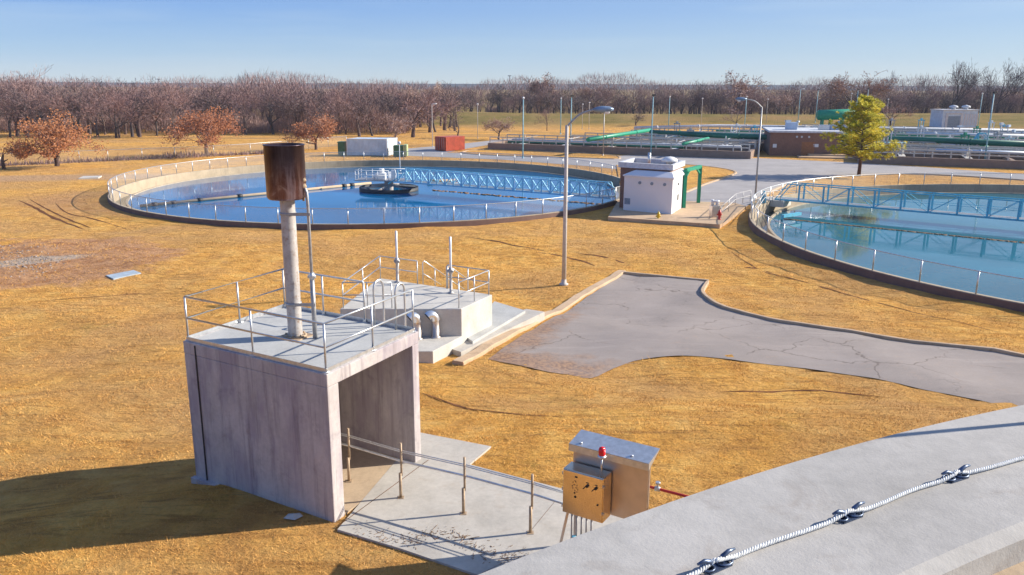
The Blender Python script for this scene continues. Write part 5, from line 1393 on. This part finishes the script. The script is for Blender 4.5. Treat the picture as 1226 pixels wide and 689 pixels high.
# remaining distant wood as one mass + undergrowth
def twig_mass(name, m, n, fn, seed=1):
    rs = np.random.RandomState(seed)
    P, hgt = fn(rs, n)
    a = rs.uniform(0, 2*np.pi, n); tilt = rs.uniform(-.6, .6, (n, 2))
    Lh = hgt; wd = rs.uniform(.03, .075, n)
    ax = np.stack([np.cos(a)*wd, np.sin(a)*wd, np.zeros(n)], 1); tip = P+np.stack([tilt[:, 0]*Lh, tilt[:, 1]*Lh, Lh], 1)
    vs = np.empty((n, 3, 3), np.float32); vs[:, 0] = P-ax; vs[:, 1] = P+ax; vs[:, 2] = tip
    return np_mesh(name, vs.reshape(-1, 3), n, m)
def np_mesh(name, vs, nt_, m):
    me = bpy.data.meshes.new(name); me.vertices.add(nt_*3); me.vertices.foreach_set('co', vs.astype(np.float32).ravel())
    me.loops.add(nt_*3); me.loops.foreach_set('vertex_index', np.arange(nt_*3, dtype=np.int32)); me.polygons.add(nt_)
    me.polygons.foreach_set('loop_start', np.arange(0, nt_*3, 3, dtype=np.int32)); me.update(calc_edges=True)
    me.materials.append(m); o = bpy.data.objects.new(name, me); COL.objects.link(o); return o
def f_under(rs, n):
    k = rs.rand(n); X = np.where(k < .55, rs.uniform(-150, -24, n), rs.uniform(-10, 260, n))
    Y = np.where(k < .55, 186+np.abs(rs.normal(0, 16, n))+ np.abs(X+60)*.02, 300+np.abs(rs.normal(0, 16, n)))
    Z0_ = np.where(k < .55, 0, .3); lvl = rs.beta(1.2, 1.6, n)*np.where(k < .55, 3.6, 4.5)*(1+.4*np.sin(X*.13)+.3*np.sin(X*.37+1))
    return np.stack([X, Y, Z0_+np.maximum(0, lvl)], 1), rs.uniform(.5, 1.8, n)
struct(twig_mass('undergrowth', M['twigmix'], 110000, f_under, 3), 'stuff')
def f_mid(rs, n):
    X = rs.uniform(-260, -22, n); Y = 226+rs.uniform(0, 16, n)
    top = 9.6+1.9*np.sin(X*.07)+1.3*np.sin(X*.19+2)+.8*np.sin(X*.5)
    return np.stack([X, Y, rs.beta(1.3, 1.5, n)*top], 1), rs.uniform(.8, 2.2, n)
struct(twig_mass('thicket', M['twig'], 90000, f_mid, 15), 'stuff')
def f_far(rs, n):
    X = rs.uniform(-420, 520, n); Y = 345+rs.uniform(0, 70, n)
    top = 11.8+2.0*np.sin(X*.045)+1.3*np.sin(X*.13+2)+.8*np.sin(X*.41)
    return np.stack([X, Y, rs.beta(1.7, 1.3, n)*top], 1), rs.uniform(.8, 2.6, n)
struct(twig_mass('distant_wood', M['twig'], 150000, f_far, 5), 'stuff')
# russet shrubby trees in the left field
TRF = {}
def field_tree(bpx, bpy_, tpy, wpx, seed, label, leafy, lm='leafrus'):
    p = gat(bpx, bpy_); h = aty(bpx, tpy, p.y).z-p.z
    kw_ = dict(H=h, spread=1.0, levels=5, twigs=4, trunk_h=.13, leafy=0, twig_w=.035)
    best = None
    for sd_ in range(seed, seed+14):
        g_ = grow_tree(sd_, **kw_); X_ = [v_[0] for v_ in g_[1].v]; m_ = sum(X_)/len(X_); w_ = max(X_)-min(X_)
        zlo = sorted(v_[2] for v_ in g_[1].v)[len(X_)//10]*g_[3]/h
        sc_ = abs(m_)/w_+abs((max(X_)+min(X_))/2-m_)/w_+abs(zlo-.25)*.6
        if best is None or sc_ < best[0]: best = (sc_, sd_)
    seed = best[1]
    g_ = grow_tree(seed, **kw_); xs0 = [v_[0]*g_[3] for v_ in g_[1].v]; want = wpx/FPX*p.y*1.03; k = want/(max(xs0)-min(xs0))
    o = tree_proto('russet_tree', seed, label, 'small russet trees in the field', tw='twigred', lm=lm, H=h, spread=1.0, levels=5, twigs=4, trunk_h=.13, leafy=leafy*2, leaf=.11, twig_w=.035, kx=k, cut=h*.24)
    o.location = p; return o
field_tree(68, 199, 133, 92, 201, 'large orange brown leafy tree at the far left of the field', 5)
field_tree(247, 187, 127, 78, 202, 'orange brown leafy tree between the far fence and the left pool', 4)
field_tree(378, 179.5, 136, 50, 203, 'smaller reddish twiggy tree right of the rusty drum', 2)
# pine
def pine():
    rnd = random.Random(9); p = gat(1028, 211); H = 10.0
    o = thing('pine_tree', p, 'yellow green pine tree standing at the edge of the right pool', 'tree')
    tr, nd = MB(), []
    tr.tube([V(0, 0, -.2), V(.05, 0, 3), V(-.05, .05, 6), V(0, 0, H*.95)], [.26, .2, .13, .03], 8)
    z = 2.2; ga = 0
    while z < H*.97:
        f = (z-2.2)/(H-2.2); R0 = 5.0*max(0, 1-f**1.9)**.85*(.82+.18*min(1, f*5))*.98*rnd.uniform(.8, 1.1)
        for k in range(3):
            ga += 2.4+rnd.uniform(-.4, .4); R = max(.35, R0*rnd.uniform(.55, 1.05)*(1+.16*math.sin(ga*2+z*.8))); d = V(math.cos(ga), math.sin(ga), rnd.uniform(-.02, .25)+f*.5)
            e_ = V(0, 0, z)+d*R; mid = V(0, 0, z)+d*R*.5+V(0, 0, -.12*R*.3)
            tr.tube([V(0, 0, z), mid, e_], [.06, .04, .012], 4, cap=False)
            m_ = int(5+R*6)
            for j in range(m_):
                t = rnd.uniform(.25, 1.02); c = V(0, 0, z).lerp(e_, t)+V(rnd.gauss(0, .28), rnd.gauss(0, .28), rnd.gauss(.08, .14))*(.5+R*.2)
                s_ = rnd.uniform(.16, .34)
                for q_ in range(30):
                    dd = V(rnd.gauss(0, 1), rnd.gauss(0, 1), rnd.gauss(.45, .8)).normalized(); a = c+dd*s_*rnd.uniform(.1, .5); b = c+dd*s_*rnd.uniform(.9, 1.5)
                    sd_ = dd.orthogonal().normalized()*rnd.uniform(.02, .045); nd.append((a-sd_, a+sd_, b))
        z += rnd.uniform(.2, .3)
    vs = np.array([tuple(q_) for t_ in nd for q_ in t_], np.float32)
    tr_o = tr.build('trunk', M['bark'], None); tr_o.parent = o
    c = np_mesh('crown', vs, len(nd), M['pine']); c.parent = o
    return o
pine()
# hills beyond the wood and pylons on the horizon
mb = MB(); vs = []; K = 90
for i in range(K+1):
    x = -3800+7600*i/K; h = 7+4*math.sin(i*.31)+3*math.sin(i*.83+1)+2*math.sin(i*2.1)+(5 if x > 0 else 0)
    vs += [(x, 1500+120*math.sin(i*.4), -2), (x, 1700+120*math.sin(i*.4), h*.15+7), (x, 2300, h*.15+7), (x, 2900, -2)]
for i in range(K):
    for a in range(3): mb.f.append((4*i+a, 4*i+4+a, 4*i+5+a, 4*i+a+1)); mb.sm.append(True)
mb.v = vs; struct(mb.build('hills', M['hill']))
for k, (px, tp, lab) in enumerate([(190, 95, 'faint lattice mast on the horizon at left'), (610, 91, 'faint lattice mast on the horizon at centre')]):
    r = aty(px, 100, 600); zt = aty(px, tp, 600).z; o = thing('radio_mast', (r.x, 600, 0), lab, 'mast', 'masts on the horizon')
    mb = MB()
    for s_ in (-.6, .6): mb.bar(V(r.x+s_, 600, 0), V(r.x+s_*.3, 600, zt), .25)
    for j in range(8): z = zt*j/8; mb.bar(V(r.x-.5, 600, z), V(r.x+.5, 600, z+zt/8), .12)
    mb.bar(V(r.x-1.3, 600, zt), V(r.x+1.3, 600, zt), .5); mb.build('lattice', M['galvd'], o)

hz = MB().frame_box(V(-1400, -40, -3.5), V(2800, 0, 0), V(0, 1440, 0), V(0, 0, 52))
hm = bpy.data.materials.new('haze'); hm.use_nodes = True; ht_ = hm.node_tree; ht_.nodes.clear()
ho_ = ht_.nodes.new('ShaderNodeOutputMaterial'); hv_ = ht_.nodes.new('ShaderNodeVolumePrincipled'); hv_.inputs['Color'].default_value = (.72, .82, 1, 1); hv_.inputs['Density'].default_value = .00016
ht_.links.new(hv_.outputs[0], ho_.inputs['Volume'])
struct(hz.build('haze', hm), 'stuff')
# ------------------------------------------------------------------ grass blades near the camera
def inside(poly, X, Y):
    r = np.zeros(len(X), bool); n = len(poly); j = n-1
    for i in range(n):
        xi, yi = poly[i]; xj, yj = poly[j]
        c = ((yi > Y) != (yj > Y)) & (X < (xj-xi)*(Y-yi)/((yj-yi) if yj != yi else 1e-9)+xi); r ^= c; j = i
    return r
def near_grass():
    rs = np.random.RandomState(12); n = 620000
    Y = 11.5+(rs.rand(n)**1.45)*48; X = (rs.rand(n)*2-1)*(Y*.68+1.5)
    clump = np.sin(X*2.1+np.sin(Y*1.7)*1.5)*np.sin(Y*2.4+np.sin(X*1.3)*2)+.5*np.sin(X*7.3)*np.sin(Y*6.1)
    keep = rs.rand(n) < (.62+.38*clump)
    for poly in (PAD, SLP, [(p.x, p.y) for p in (FL, FR, RT, BL)], [(p.x, p.y) for p in PL], [(p.x, p.y) for p in stp], [(p.x, p.y) for p in walk], [(p.x, p.y) for p in (pad_front)]):
        keep &= ~inside(poly, X, Y)
    keep &= ((X-T2C.x)**2+(Y-T2C.y)**2 > (T2R+.3)**2) & ((X-TC[0])**2+(Y-TC[1])**2 > 15**2)
    dist_road = keep
    X, Y = X[keep], Y[keep]; n = len(X)
    Dd = np.hypot(X-TC[0], Y-TC[1]); Z = np.interp(Dd, [p[0] for p in PROF], [p[1] for p in PROF])
    Z = Z+und(X, Y, np.sin)*np.clip((Dd-31.5)/4, 0, 1)*np.clip((75-Y)/15, 0, 1)
    P = np.stack([X, Y, Z-.01], 1); a = rs.uniform(0, 6.28, n); hgt = rs.gamma(4, .0085, n)*(1+.25*(Y/30)); wd = rs.uniform(.003, .006, n)*(1+Y/24)
    lean = rs.normal(0, .9, (n, 2))
    ax = np.stack([np.cos(a)*wd, np.sin(a)*wd, np.zeros(n)], 1); tip = P+np.stack([lean[:, 0]*hgt, lean[:, 1]*hgt, hgt], 1)
    vs = np.empty((n, 3, 3), np.float32); vs[:, 0] = P-ax; vs[:, 1] = P+ax; vs[:, 2] = tip
    return struct(np_mesh('grass', vs.reshape(-1, 3), n, M['blades']), 'stuff')
pad_front = [pFR-fx*4.2-bx_*2.2, pFR-bx_*2.2+fx*.02, pFR+fx*.02, pFR-fx*4.2]
near_grass()
print('trees', cnt, 'objects', len(bpy.data.objects))
